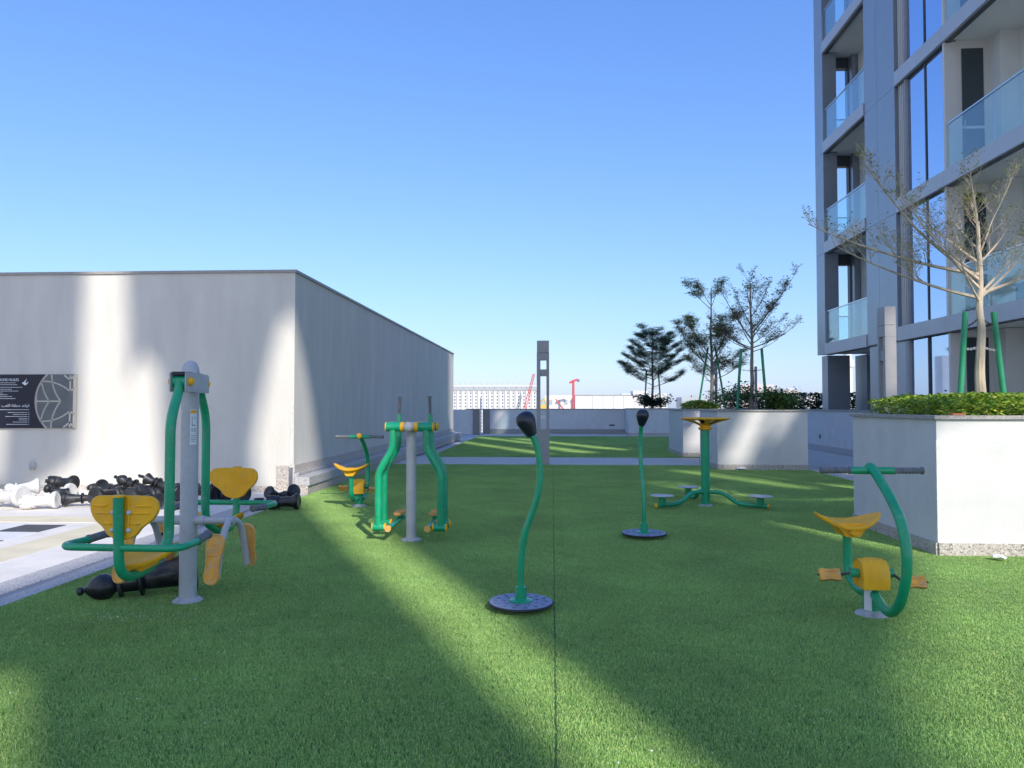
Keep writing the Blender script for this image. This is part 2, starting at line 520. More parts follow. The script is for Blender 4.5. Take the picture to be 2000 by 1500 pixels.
# ------------------------------------------------------------------ turf pile (instanced tufts of blades)
def blade_patch(size, n, seed):
    rnd = random.Random(seed)
    vs_ = []; fs_ = []
    for _ in range(n):
        x = rnd.random() * size; y = rnd.random() * size
        h = rnd.uniform(0.008, 0.018); a = rnd.random() * 6.283; wd = rnd.uniform(0.0014, 0.0024)
        lx = rnd.gauss(0, 0.007); ly = rnd.gauss(0, 0.007)
        c, s_ = math.cos(a) * wd, math.sin(a) * wd
        k = len(vs_)
        vs_ += [(x - c, y - s_, -0.004), (x + c, y + s_, -0.004), (x + lx * 0.45 + c * 0.8, y + ly * 0.45 + s_ * 0.8, h * 0.6),
                (x + lx * 0.45 - c * 0.8, y + ly * 0.45 - s_ * 0.8, h * 0.6), (x + lx, y + ly, h)]
        fs_ += [(k, k + 1, k + 2, k + 3), (k + 3, k + 2, k + 4)]
    me = bpy.data.meshes.new('turf_tuft')
    me.from_pydata(vs_, [], fs_)
    me.materials.append(M['blade'])
    return me

def mottled(m):
    t = m.node_tree; p = t.nodes['Principled BSDF']
    g = [n for n in t.nodes if n.type == 'NEW_GEOMETRY'][0]
    src = p.inputs['Base Color'].links[0].from_socket
    n = t.nodes.new('ShaderNodeTexNoise'); n.inputs['Scale'].default_value = 0.9; n.inputs['Detail'].default_value = 6; n.inputs['Roughness'].default_value = 0.65
    t.links.new(g.outputs['Position'], n.inputs['Vector'])
    r = t.nodes.new('ShaderNodeMapRange'); r.inputs['From Min'].default_value = 0.3; r.inputs['From Max'].default_value = 0.7
    r.inputs['To Min'].default_value = 0.80; r.inputs['To Max'].default_value = 1.12
    t.links.new(n.outputs['Fac'], r.inputs['Value'])
    vm = t.nodes.new('ShaderNodeVectorMath'); vm.operation = 'SCALE'
    t.links.new(src, vm.inputs[0]); t.links.new(r.outputs[0], vm.inputs['Scale'])
    t.links.new(vm.outputs[0], p.inputs['Base Color'])
    tr = [n_ for n_ in t.nodes if n_.type == 'BSDF_TRANSLUCENT'][0]
    t.links.new(vm.outputs[0], tr.inputs['Color'])
mottled(M['blade'])
PS = 0.5
patch_me = blade_patch(PS, 9000, 5)
def turf_points(x0, x1, y0, y1, skip=lambda x, y: False):
    pts = []
    nx = math.ceil((x1 - x0) / PS - 0.02); ny = math.ceil((y1 - y0) / PS - 0.02)
    for j in range(ny):
        for i in range(nx):
            x = x0 + i * (x1 - x0 - PS) / max(1, nx - 1); y = y0 + j * (y1 - y0 - PS) / max(1, ny - 1)
            if not skip(x, y): pts.append((x, y))
    return pts

def turf_object(name, pts, label):
    src = bpy.data.objects.new(name, patch_me)          # the first tuft stands on the ground like all the others
    COL.objects.link(src)
    src.location = (pts[0][0], pts[0][1], 0)
    tag(src, 'dense artificial grass blades at the corner of the green turf', 'artificial grass', kind='stuff')
    me = bpy.data.meshes.new(name + '_points')
    me.from_pydata([(x + PS / 2, y + PS / 2, 0) for x, y in pts[1:]], [], [])
    ob = bpy.data.objects.new(name, me); COL.objects.link(ob)
    tag(ob, label, 'artificial grass', kind='stuff')
    ng = bpy.data.node_groups.new(name, 'GeometryNodeTree')
    ng.interface.new_socket('Geometry', in_out='INPUT', socket_type='NodeSocketGeometry')
    ng.interface.new_socket('Geometry', in_out='OUTPUT', socket_type='NodeSocketGeometry')
    N = ng.nodes; Lk = ng.links
    gi = N.new('NodeGroupInput'); go = N.new('NodeGroupOutput')
    oi = N.new('GeometryNodeObjectInfo'); oi.inputs['Object'].default_value = src
    oi.transform_space = 'ORIGINAL'
    tg = N.new('GeometryNodeTransform'); tg.inputs['Translation'].default_value = (-PS / 2, -PS / 2, 0)
    ip = N.new('GeometryNodeInstanceOnPoints')
    rv = N.new('FunctionNodeRandomValue'); rv.data_type = 'INT'
    rv.inputs['Min'].default_value = 0 if False else rv.inputs['Min'].default_value
    for s_ in rv.inputs:
        if s_.name == 'Min' and s_.type == 'INT': s_.default_value = 0
        if s_.name == 'Max' and s_.type == 'INT': s_.default_value = 3
    mu = N.new('ShaderNodeMath'); mu.operation = 'MULTIPLY'; mu.inputs[1].default_value = math.pi / 2
    cx = N.new('ShaderNodeCombineXYZ')
    outi = [o_ for o_ in rv.outputs if o_.type == 'INT'][0]
    Lk.new(outi, mu.inputs[0]); Lk.new(mu.outputs[0], cx.inputs['Z'])
    Lk.new(oi.outputs['Geometry'], tg.inputs['Geometry'])
    Lk.new(gi.outputs[0], ip.inputs['Points'])
    Lk.new(tg.outputs[0], ip.inputs['Instance'])
    Lk.new(cx.outputs[0], ip.inputs['Rotation'])
    Lk.new(ip.outputs[0], go.inputs[0])
    md = ob.modifiers.new('scatter', 'NODES'); md.node_group = ng
    return ob

PX0, PX1 = 3.84, 5.90
def in_planter(x, y):
    return PX0 - 0.1 < x and x + PS < PX1 + 0.2 and ((7.6 < y and y + PS < 9.8) or (17.4 < y and y + PS < 19.6))
SEAM = 0.012
ptsL = turf_points(XL + 0.01, SEAM - 0.006, 1.6, 5.2) + turf_points(XL + 0.01, SEAM - 0.006, 5.206, 18.72)
ptsR = sum((turf_points(SEAM + 0.007, XR, a, b, in_planter) for a, b in ((1.6, 3.66), (3.674, 8.36), (8.378, 13.6), (13.62, 18.72))), [])
turf_object('turf_pile', ptsL + ptsR, 'bright green artificial turf pile covering the exercise area')
turf_object('turf_pile', turf_points(-3.6, XR + 0.15, 21.52, 36.15), 'green artificial turf pile beyond the paved strip')

# ------------------------------------------------------------------ left wall block
wall = thing('rendered_wall', 'tall grey rendered wall block on the left with thin stone coping', 'wall', (0, 0, 0))
WTOP = 3.82
MB().box(-16, WX, WY, 33.3, -0.05, WTOP).build('wall_body', 'plaster', wall, False)
def coping_row(name, parent, m, x0, x1, y0, y1, z0, z1, axis, step):
    L0, L1 = (x0, x1) if axis == 'x' else (y0, y1)
    n = max(1, round((L1 - L0) / step)); d = (L1 - L0) / n
    mb = MB()
    if axis == 'x': mb.box(0.001, d - 0.001, y0, y1, z0, z1, 0.003)
    else: mb.box(x0, x1, 0.001, d - 0.001, z0, z1, 0.003)
    me = mb.mesh(name, m, False)
    for i in range(n):
        o = bpy.data.objects.new(name, me); COL.objects.link(o); o.parent = parent
        o.location = (L0 + i * d, 0, 0) if axis == 'x' else (0, L0 + i * d, 0)
coping_row('coping_stone', wall, 'coping', -16, WX + 0.03, WY - 0.03, WY + 0.32, WTOP + 0.001, WTOP + 0.05, 'x', 1.2)
coping_row('coping_stone', wall, 'coping', WX - 0.32, WX + 0.03, WY + 0.321, 33.33, WTOP + 0.001, WTOP + 0.05, 'y', 1.2)
coping_row('skirting_stone', wall, 'granite', -16, -4.78, WY - 0.022, WY - 0.001, 0.0, 0.10, 'x', 0.8)
MB().box(-4.777, -4.56, WY - 0.026, WY - 0.001, 0.0, 0.46, 0.003).build('plinth_stone', 'granite', wall, False)
MB().box(-4.555, -4.49, WY - 0.012, WY - 0.001, 0.0, 0.43, 0.002).build('edge_strip', 'steel', wall, False)
coping_row('skirting_stone', wall, 'granite', WX + 0.001, WX + 0.02, WY + 0.0, 33.3, 0.335, 0.47, 'y', 0.9)
MB().box(-4.535, -4.495, WY - 0.016, WY - 0.001, 0.47, 1.55, 0.002).build('corner_guard', 'white_plastic', wall, False)

steps = thing('stone_steps', 'long low granite steps along the foot of the grey side wall', 'steps', (0, 0, 0))
y0s, y1s = 12.33, 33.4
coping_row('riser_stone', steps, 'granite', -4.36, -4.13, y0s, y1s, -0.02, 0.145, 'y', 1.2)
coping_row('tread_stone', steps, 'kerb', -4.36, -4.10, y0s - 0.01, y1s, 0.147, 0.29, 'y', 1.2)
MB().box(-4.462, -4.362, y0s + 0.3, y1s, -0.02, 0.25).build('drain_slot', 'dark_metal', steps, False)
coping_row('tread_stone', steps, 'kerb', WX + 0.003, -4.40, WY + 0.02, y1s, 0.262, 0.332, 'y', 1.2)

# wall light
lamp = thing('wall_light', 'small grey bulkhead light low on the grey wall', 'wall light', (-9.15, WY, 0.42))
MB().box(-0.05, 0.05, -0.06, -0.002, -0.01, 0.075, 0.02).build('housing', 'grey_paint', lamp)
MB().lathe([(0.044, 0), (0.044, -0.03), (0.03, -0.05), (0.0001, -0.055)], 16, Matrix.Translation((0, -0.045, 0))).build('lens', 'lamp_grey', lamp)

# ------------------------------------------------------------------ rules sign
sign = thing('rules_sign', 'navy and grey PLAYGROUND RULES sign on the grey wall', 'sign', (-9.46, WY - 0.02, 1.575))
# local frame: x from -1.05 to 1.05, z from -0.48 to 0.48, front at y = -0.03
SW, SH = 1.08, 0.478
MB().box(-SW, SW, -0.025, 0.018, -SH, SH, 0.003).build('panel', 'sign_cream', sign, False)
def to_sign(poly, y=-0.0285, h=0.003):
    return [(x, z) for x, z in poly]
SM = Matrix(((1, 0, 0, 0), (0, 0, -1, -0.0265), (0, 1, 0, 0), (0, 0, 0, 1)))   # local XY -> x,z ; local Z -> -y
gx0 = 0.50
MB().prism([(gx0 - 0.12, -SH + 0.004), (SW - 0.02, -SH + 0.004), (SW - 0.02, SH - 0.004), (gx0 - 0.12, SH - 0.004)], 0.001, SM).build('grey_field', 'sign_grey', sign, False)
# navy field: everything left of the big arc
arc_c, arc_r = (1.0, 0.0), 0.65
poly = [(-SW + 0.003, -SH + 0.003)]
for k in range(21):
    z = -SH + 0.003 + (2 * SH - 0.006) * k / 20
    poly.append((arc_c[0] - math.sqrt(max(0.0001, arc_r**2 - z**2)), z))
poly.append((-SW + 0.003, SH - 0.003))
MB().prism(poly, 0.002, SM).build('navy_field', 'sign_navy', sign, False)
lat = MB()
def strip(pts, wd=0.027, h=0.005):
    for (a, b) in zip(pts[:-1], pts[1:]):
        a = Vector((*a, 0)); b = Vector((*b, 0))
        d = (b - a).normalized(); n = Vector((-d.y, d.x, 0)) * wd / 2
        a = a - d * wd * 0.2; b = b + d * wd * 0.2
        lat.prism([(a + n)[:2], (a - n)[:2], (b - n)[:2], (b + n)[:2]][::-1], h, SM)
def sg(px, py):     # photo-measured layout inside the sign's own plane
    return (SW - (1440 - px) * 0.000987, (750 - py) * 0.00099)
def qb(a, c, b, n=8):
    return [((1 - t)**2 * a[0] + 2 * t * (1 - t) * c[0] + t * t * b[0], (1 - t)**2 * a[1] + 2 * t * (1 - t) * c[1] + t * t * b[1]) for t in [i / n for i in range(n + 1)]]
strip([(arc_c[0] - math.sqrt(arc_r**2 - (SH * (k / 10 - 1))**2 * 0.98), SH * (k / 10 - 1) * 0.98) for k in range(21)], 0.030)
for s_ in (1, -1):
    f = lambda x, y: (sg(x, y)[0], sg(x, y)[1] * s_)
    strip(qb(f(815, 440), f(850, 600), f(950, 745)))
    strip(qb(f(995, 285), f(1000, 540), f(1165, 745)))
    strip(qb(f(810, 395), f(1100, 380), f(1340, 575)))
    strip([f(1340, 575), f(1405, 520)])
    strip([f(1340, 290), f(1340, 575)])
    strip([f(1230, 290), f(1340, 375), f(1400, 300)])
strip([sg(715, 750), sg(1165, 750)], 0.024)
strip([sg(1410, 285), sg(1410, 1215)])
lat.build('lattice', 'sign_cream', sign, False)
bird = MB()
bird.prism([sg(440, 425), sg(490, 400), sg(530, 430), sg(560, 395), sg(555, 430), sg(505, 468)][::-1], 0.004, SM)
bird.prism([sg(480, 400), sg(535, 350), sg(505, 410)][::-1], 0.004, SM)
bird.build('emblem', 'sign_white', sign, False)
lines = MB()
rnd = random.Random(3)
def textline(px0, px1, py, h=0.008, right=False):
    x = sg(px0, py)[0]; x1 = sg(px1, py)[0]; z = sg(0, py)[1]
    while x < x1:
        wd = rnd.uniform(0.012, 0.05)
        lines.prism([(x, z), (min(x + wd, x1), z), (min(x + wd, x1), z + h), (x, z + h)], 0.003, SM)
        x += wd + 0.006
LFT = -560
for px1, py in ((325, 425), (355, 458)): textline(LFT, px1, py)
for px1, py in ((455, 505), (255, 540), (380, 572), (90, 607), (175, 637), (260, 670), (325, 705)): textline(LFT, px1, py)
textline(-300, 585, 905)
for px0, py in ((190, 955), (290, 990), (145, 1025), (395, 1058), (405, 1088), (290, 1125), (170, 1165)):
    textline(px0, 555, py); textline(572, 590, py)
lines.build('small_print', 'sign_white', sign, False)
def text(body, size, loc, rot, m, parent, align='RIGHT', extr=0.0015, name='lettering', space=1.0):
    cu = bpy.data.curves.new(name, 'FONT')
    cu.body = body; cu.size = size; cu.align_x = align; cu.extrude = extr; cu.space_character = space
    cu.resolution_u = 3
    o = bpy.data.objects.new(name, cu); COL.objects.link(o)
    dg = bpy.context.evaluated_depsgraph_get()
    me = bpy.data.meshes.new_from_object(o.evaluated_get(dg))
    bpy.data.objects.remove(o)
    me.materials.clear(); me.materials.append(M[m])
    ob = bpy.data.objects.new(name, me); COL.objects.link(ob)
    ob.location = loc; ob.rotation_euler = rot; ob.parent = parent
    return ob
text('PLAYGROUND RULES', 0.066, (sg(385, 0)[0], -0.030, sg(0, 388)[1]), (R(90), 0, 0), 'sign_white', sign, space=0.93)
text('\uFE90\uFECC\uFEE0\uFEDF\uFE8D \uFE94\uFED8\uFEC4\uFEE8\uFEE3 \uFEAA\uFECB\uFE8D\uFEEE\uFED7', 0.066, (sg(590, 0)[0], -0.030, sg(0, 848)[1]), (R(90), 0, 0), 'sign_white', sign)

# ------------------------------------------------------------------ planters
def planter(x0, x1, y0, y1, h, label, left_front=True, group='square white planters along the turf'):
    p = thing('raised_planter', label, 'planter', (x0, y0, 0), 0, group)
    W_, D_ = x1 - x0, y1 - y0
    MB().box(0, W_, 0, D_, -0.04, h - 0.04).build('planter_wall', 'plaster_white', p, False)
    o = 0.035
    for nm, a in (('coping_stone', (-o, W_ + o, -o, 0.18)), ('coping_stone', (-o, W_ + o, D_ - 0.18, D_ + o)),
                  ('coping_stone', (-o, 0.18, 0.182, D_ - 0.182)), ('coping_stone', (W_ - 0.18, W_ + o, 0.182, D_ - 0.182))):
        MB().box(a[0], a[1], a[2], a[3], h - 0.038, h, 0.004).build(nm, 'coping', p, False)
    n = max(2, round(W_ / 0.6)); d = W_ / n
    me = MB().box(0.001, d - 0.001, -0.022, -0.001, -0.01, 0.13, 0.002).mesh('skirting_stone', 'granite', False)
    for i in range(n):
        q = bpy.data.objects.new('skirting_stone', me); COL.objects.link(q); q.parent = p; q.location = (i * d, 0, 0)
    n = max(2, round(D_ / 0.6)); d = D_ / n
    me = MB().box(-0.022, -0.001, 0.001, d - 0.001, -0.01, 0.13, 0.002).mesh('skirting_stone', 'granite', False)
    for i in range(n):
        q = bpy.data.objects.new('skirting_stone', me); COL.objects.link(q); q.parent = p; q.location = (0, i * d, 0)
    MB().box(-0.006, 0.022, -0.006, 0.022, 0.135, h * 0.82, 0.002).build('corner_guard', 'white_plastic', p, False)
    MB().box(0.182, W_ - 0.182, 0.182, D_ - 0.182, h - 0.039, h - 0.025).build('soil', 'soil', p, False)
    return p
planter(PX0, PX1, 7.64, 9.70, 1.40, 'nearest white planter at the right holding lime groundcover and a pale bare tree')
planter(PX0, PX1, 17.49, 19.55, 1.40, 'white planter with diagonal light streaks behind the yellow wheel trainer')
planter(PX0 - 0.05, PX1, 21.74, 24.4, 1.40, 'white planter half hidden behind the wheel trainer planter')
planter(PX0, PX1 + 0.2, 37.3, 39.3, 1.36, 'farthest white planter under the dense dark green tree')

# parapet on the right and the far wall
par = thing('parapet_wall', 'low blue grey parapet wall between the planters and the apartment tower', 'wall', (8.82, 0, 0))
MB().box(0, 0.12, 9.8, 36.0, -0.05, 1.32).build('wall_body', 'plaster_white', par, False)
MB().box(-0.03, 0.15, 9.8, 36.0, 1.322, 1.37, 0.004).build('coping', 'coping', par, False)
coping_row('skirting_stone', par, 'kerb', -0.02, -0.001, 9.8, 36.0, -0.01, 0.2, 'y', 1.2)
MB().box(-0.03, -0.002, 24.9, 24.98, 0.42, 0.54, 0.005).build('socket', 'dark_metal', par, False)

far = thing('boundary_wall', 'low pale boundary wall closing the far end of the terrace', 'wall', (0, 39.4, 0))
MB().box(-3.35, 9.0, 0, 0.2, -0.05, 1.28).build('wall_body', 'plaster_white', far, False)
MB().box(-4.6, 9.0, -0.03, 0.23, 1.282, 1.33, 0.004).build('coping', 'coping', far, False)
MB().box(-6, -4.25, 0, 0.2, -0.05, 1.28).build('wall_body', 'plaster_white', far, False)
for xx in (-4.25, -3.72):
    MB().box(xx, xx + 0.36, -0.06, 0.2, -0.05, 1.28).build('pilaster', mat('pilaster_brown', (0.27, 0.24, 0.21), 0.7), far, False)
coping_row('skirting_stone', far, 'coping', -3.35, 9.0, -0.02, -0.001, 0.0, 0.25, 'x', 1.2)
for xx in (-1.15, 3.0):
    MB().box(xx, xx + 0.28, -0.012, -0.001, 0.42, 0.50, 0.002).build('vent', 'dark_metal', far, False)
MB().tube([(-3.82, -0.1, 0.0), (-3.82, -0.1, 1.9)], 0.035, 8).build('downpipe', 'white_plastic', far)

# ------------------------------------------------------------------ lamp pillars
def light_pillar(x, y, wx, wy, h, label, along='x'):
    """rectangular column with an open slot framed by two uprights"""
    p = thing('light_pillar', label, 'light pillar', (x, y, 0), 0, 'tall grey rectangular light pillars')
    W_, T_ = (wx, wy)
    def bx(a0, a1, z0, z1, name, m, t=1.0):
        if along == 'x': MB().box(a0, a1, -T_ / 2 * t, T_ / 2 * t, z0, z1, 0.003).build(name, m, p, False)
        else: MB().box(-T_ / 2 * t, T_ / 2 * t, a0, a1, z0, z1, 0.003).build(name, m, p, False)
    s_ = h / 3.14
    hw = W_ / 2
    bx(-hw, hw, -0.02, 0.89 * s_, 'base_block', 'lamp_grey')
    bx(-hw, -hw * 0.42, 0.892 * s_, 2.64 * s_, 'upright', 'lamp_grey')
    bx(hw * 0.55, hw, 0.892 * s_, 2.64 * s_, 'upright', 'lamp_grey')
    bx(-hw * 0.418, hw * 0.548, 2.24 * s_, 2.41 * s_, 'lamp_head', 'lamp_grey', 0.8)
    bx(-hw * 0.418, hw * 0.548, 1.16 * s_, 1.24 * s_, 'cross_piece', 'lamp_white', 0.6)
    bx(-hw, hw, 2.642 * s_, 2.83 * s_, 'neck_block', 'lamp_grey')
    bx(-hw * 0.97, hw * 0.97, 2.836 * s_, h, 'cap_block', 'lamp_grey', 0.98)
    return p
light_pillar(-0.24, 18.85, 0.315, 0.18, 3.15, 'tall grey open slotted light pillar in the middle of the turf edge')
light_pillar(5.62, 12.75, 0.30, 0.185, 3.15, 'grey light pillar behind the nearest planter in front of the tower', 'y')
light_pillar(6.03, 28.0, 0.20, 0.30, 3.15, 'grey light pillar between the far planter trees', 'x')
sp = thing('camera_pole', 'slim dark grey pole with a small side arm behind the planter shrubs', 'pole', (7.3, 27.0, 0))
MB().box(-0.04, 0.04, -0.04, 0.04, 0, 2.9).build('pole', 'lamp_grey', sp, False)
MB().box(-0.14, -0.041, -0.03, 0.03, 2.72, 2.78).build('side_arm', 'lamp_grey', sp, False)
bo = thing('bollard_light', 'small grey frame bollard light before the far boundary wall', 'bollard', (4.35, 38.9, 0))
for a0, a1, z0, z1 in ((-0.12, -0.06, 0, 0.98), (0.06, 0.12, 0, 0.98), (-0.12, 0.12, 0.982, 1.1)):
    MB().box(a0, a1, -0.06, 0.06, z0, z1).build('frame', 'lamp_grey', bo, False)

# ------------------------------------------------------------------ more shape helpers
def plate_holes(name, outer, holes, thick, m, parent=None, rot=(0, 0, 0), loc=(0, 0, 0)):
    cu = bpy.data.curves.new(name, 'CURVE')
    cu.dimensions = '2D'; cu.fill_mode = 'BOTH'; cu.extrude = thick / 2
    for pts in [outer] + holes:
        sp_ = cu.splines.new('POLY')
        sp_.points.add(len(pts) - 1)
        for p_, (x, y) in zip(sp_.points, pts): p_.co = (x, y, 0, 1)
        sp_.use_cyclic_u = True
    o = bpy.data.objects.new(name, cu); COL.objects.link(o)
    dg = bpy.context.evaluated_depsgraph_get()
    me = bpy.data.meshes.new_from_object(o.evaluated_get(dg))
    bpy.data.objects.remove(o)
    me.materials.clear(); me.materials.append(M[m] if isinstance(m, str) else m)
    ob = bpy.data.objects.new(name, me); COL.objects.link(ob)
    ob.parent = parent; ob.rotation_euler = rot; ob.location = loc
    return ob

def circ(r, n=24, cx=0, cy=0):
    return [(cx + r * math.cos(2 * math.pi * i / n), cy + r * math.sin(2 * math.pi * i / n)) for i in range(n)]

def smooth_poly(pts, k=4):
    P = [Vector((x, y, 0)) for x, y in pts]
    o, _ = catmull(P, [1] * len(P), k, True)
    return [(p.x, p.y) for p in o]

def shell(outline, f, th, mtx=None, rings=6, edge=0.35):
    """moulded plastic shell: outline in XY, height field f(x,y), thickness th, rounded rim"""
    mtx = mtx or Matrix.Identity(4)
    cx = sum(p[0] for p in outline) / len(outline); cy = sum(p[1] for p in outline) / len(outline)
    n = len(outline)
    def layer(off, t):
        return [(cx + (x - cx) * t, cy + (y - cy) * t, f(cx + (x - cx) * t, cy + (y - cy) * t) + off) for x, y in outline]
    rows = []
    ts = [0.02] + [i / rings for i in range(1, rings)] + [0.97]
    for t in ts: rows.append(layer(0, t))
    rows.append(layer(-th * 0.25, 1.0)); rows.append(layer(-th * 0.75, 1.0))
    for t in ts[::-1]: rows.append(layer(-th, t))
    vs_ = [mtx @ Vector(v) for r in rows for v in r]
    fs_ = []
    for i in range(len(rows) - 1):
        for j in range(n):
            k = (j + 1) % n
            fs_.append((i * n + j, i * n + k, (i + 1) * n + k, (i + 1) * n + j))
    fs_.append(tuple(range(n))[::-1]); fs_.append(tuple((len(rows) - 1) * n + j for j in range(n)))
    return MB().add(vs_, fs_)

def flange(parent, r=0.11, h=0.03, m='flange'):
    return MB().lathe([(r, -0.01), (r, 0.012), (r * 0.86, 0.022), (r * 0.66, h), (0.0001, h + 0.001)], 32).build('base_flange', m, parent)

def grip(name, a, b, r, parent, ribs=7):
    a = Vector(a); b = Vector(b); L = (b - a).length
    prof = [(r * 1.25, 0), (r * 1.25, 0.012), (r, 0.016)]
    for i in range(ribs):
        z = 0.03 + (L - 0.06) * i / ribs; d = (L - 0.06) / ribs
        prof += [(r, z), (r * 1.12, z + d * 0.25), (r * 1.12, z + d * 0.5), (r, z + d * 0.75)]
    prof += [(r, L - 0.016), (r * 1.3, L - 0.014), (r * 1.3, L - 0.003), (r * 1.1, L)]
    return MB().lathe(prof, 14, Matrix.Translation(a) @ rot_to(b - a)).build(name, 'grip', parent)

HEART = smooth_poly([(-0.17, 0.135), (0, 0.14), (0.17, 0.135), (0.215, 0.105), (0.225, 0.05), (0.195, -0.01), (0.130, -0.062),
                     (0.085, -0.115), (0, -0.138), (-0.085, -0.115), (-0.130, -0.062), (-0.195, -0.01), (-0.225, 0.05), (-0.215, 0.105)], 4)
SOLE = smooth_poly([(0, 0.185), (0.05, 0.165), (0.068, 0.11), (0.055, 0.02), (0.05, -0.06), (0.056, -0.12), (0.035, -0.17), (0, -0.18),
                    (-0.035, -0.17), (-0.056, -0.12), (-0.05, -0.06), (-0.055, 0.02), (-0.068, 0.11), (-0.05, 0.165)], 3)

def foot_pad(parent, mtx, name='foot_pad', back=True):
    p = shell(SOLE, lambda x, y: 0.0, 0.022, mtx, 3).build(name, 'orange', parent)
    rim = [(x * 0.93, y * 0.96, 0.002) for x, y in SOLE]
    MB().tube([mtx @ Vector(q) for q in rim], 0.0055, 6, closed=True).build('rim', 'orange', p)
    st = MB()
    for yy in (-0.11, -0.07, 0.03, 0.07, 0.11):
        st.prism([(-0.028, yy - 0.005), (0.028, yy - 0.005), (0.028, yy + 0.005), (-0.028, yy + 0.005)], 0.005, mtx)
    st.build('tread_ribs', 'orange', p, False)
    if back:
        bl = MB()
        for yy in (-0.08, 0.0, 0.09):
            bl.lathe([(0.014, 0), (0.014, 0.012), (0.008, 0.016), (0.008, 0.026), (0.0001, 0.027)], 8, mtx @ Matrix.Translation((0.012, yy, -0.022)) @ Matrix.Rotation(math.pi, 4, 'X'))
        bl.build('bolt', 'black_rubber', p)
    return p

# ------------------------------------------------------------------ pull chair (two seats on one pole)
pc = thing('pull_chair', 'double seat pull chair trainer with grey post and yellow seats at the left', 'exercise machine', (-2.79, 5.56, 0), R(-1.5))
flange(pc, 0.112, 0.04)
post = MB().tube([(0, 0, 0.0), (0, 0, 1.74)], 0.064, 28)
post.build('post', 'grey_paint', pc)
MB().lathe([(0.066, 1.735), (0.066, 1.75), (0.062, 1.79), (0.047, 1.825), (0.025, 1.842), (0.0001, 1.847)], 28).build('post_cap', 'grey_paint', pc)
stk = MB()
ang0 = -math.pi / 2 + 0.55
def wrap_label(parent, r, a0, a1, z0, z1, m, name):
    mb = MB(); n = 6
    pts = [(math.cos(a0 + (a1 - a0) * i / n), math.sin(a0 + (a1 - a0) * i / n)) for i in range(n + 1)]
    vs_ = [(x * r, y * r, z) for z in (z0, z1) for x, y in pts]
    mb.add(vs_, [(i, i + 1, n + 2 + i, n + 1 + i) for i in range(n)])
    return mb.build(name, m, parent)
lb = wrap_label(pc, 0.0655, ang0 - 0.05, ang0 + 0.75, 1.20, 1.47, 'sign_white', 'instruction_label')
lb['label'] = 'white instruction sticker with yellow header'
for z0, z1, a0, a1, m in ((1.44, 1.465, 0.0, 0.7, 'yellow'), (1.345, 1.415, 0.15, 0.2, 'grip'), (1.345, 1.352, 0.15, 0.5, 'grip'), (1.39, 1.415, 0.45, 0.5, 'grip'),
                      (1.30, 1.325, 0.1, 0.3, 'grey_paint'), (1.295, 1.33, 0.4, 0.6, 'grey_paint'), (1.27, 1.274, 0.05, 0.65, 'grip'), (1.255, 1.259, 0.05, 0.6, 'grip'),
                      (1.24, 1.244, 0.05, 0.65, 'grip'), (1.225, 1.229, 0.05, 0.5, 'grip')):
    wrap_label(lb, 0.0662, ang0 + a0, ang0 + a1, z0, z1, m, 'label_print')
# crossbar with foot rest frames
MB().tube([(-0.36, 0, 0.62), (0.36, 0, 0.62)], 0.029, 16).build('crossbar', 'grey_paint', pc)
for sx in (-1, 1):
    MB().tube([(sx * 0.05, 0, 0.62), (sx * 0.13, 0, 0.62)], 0.037, 16).build('crossbar_collar', 'grey_paint', pc)
    for sy in (-1, 1):
        P = [(sx * 0.30, 0, 0.625), (sx * 0.34, sy * 0.06, 0.615), (sx * 0.35, sy * 0.14, 0.55), (sx * 0.35, sy * 0.20, 0.42), (sx * 0.35, sy * 0.25, 0.24)]
        MB().tube(P, 0.025, 14, smooth=5).build('foot_frame', 'grey_paint', pc)
        tilt = R(14)
        mt = Matrix.Translation((sx * 0.345, sy * 0.295, 0.385)) @ Matrix.Rotation(0 if sy < 0 else math.pi, 4, 'Z') @ Matrix.Rotation(R(90) - tilt, 4, 'X')
        foot_pad(pc, mt)
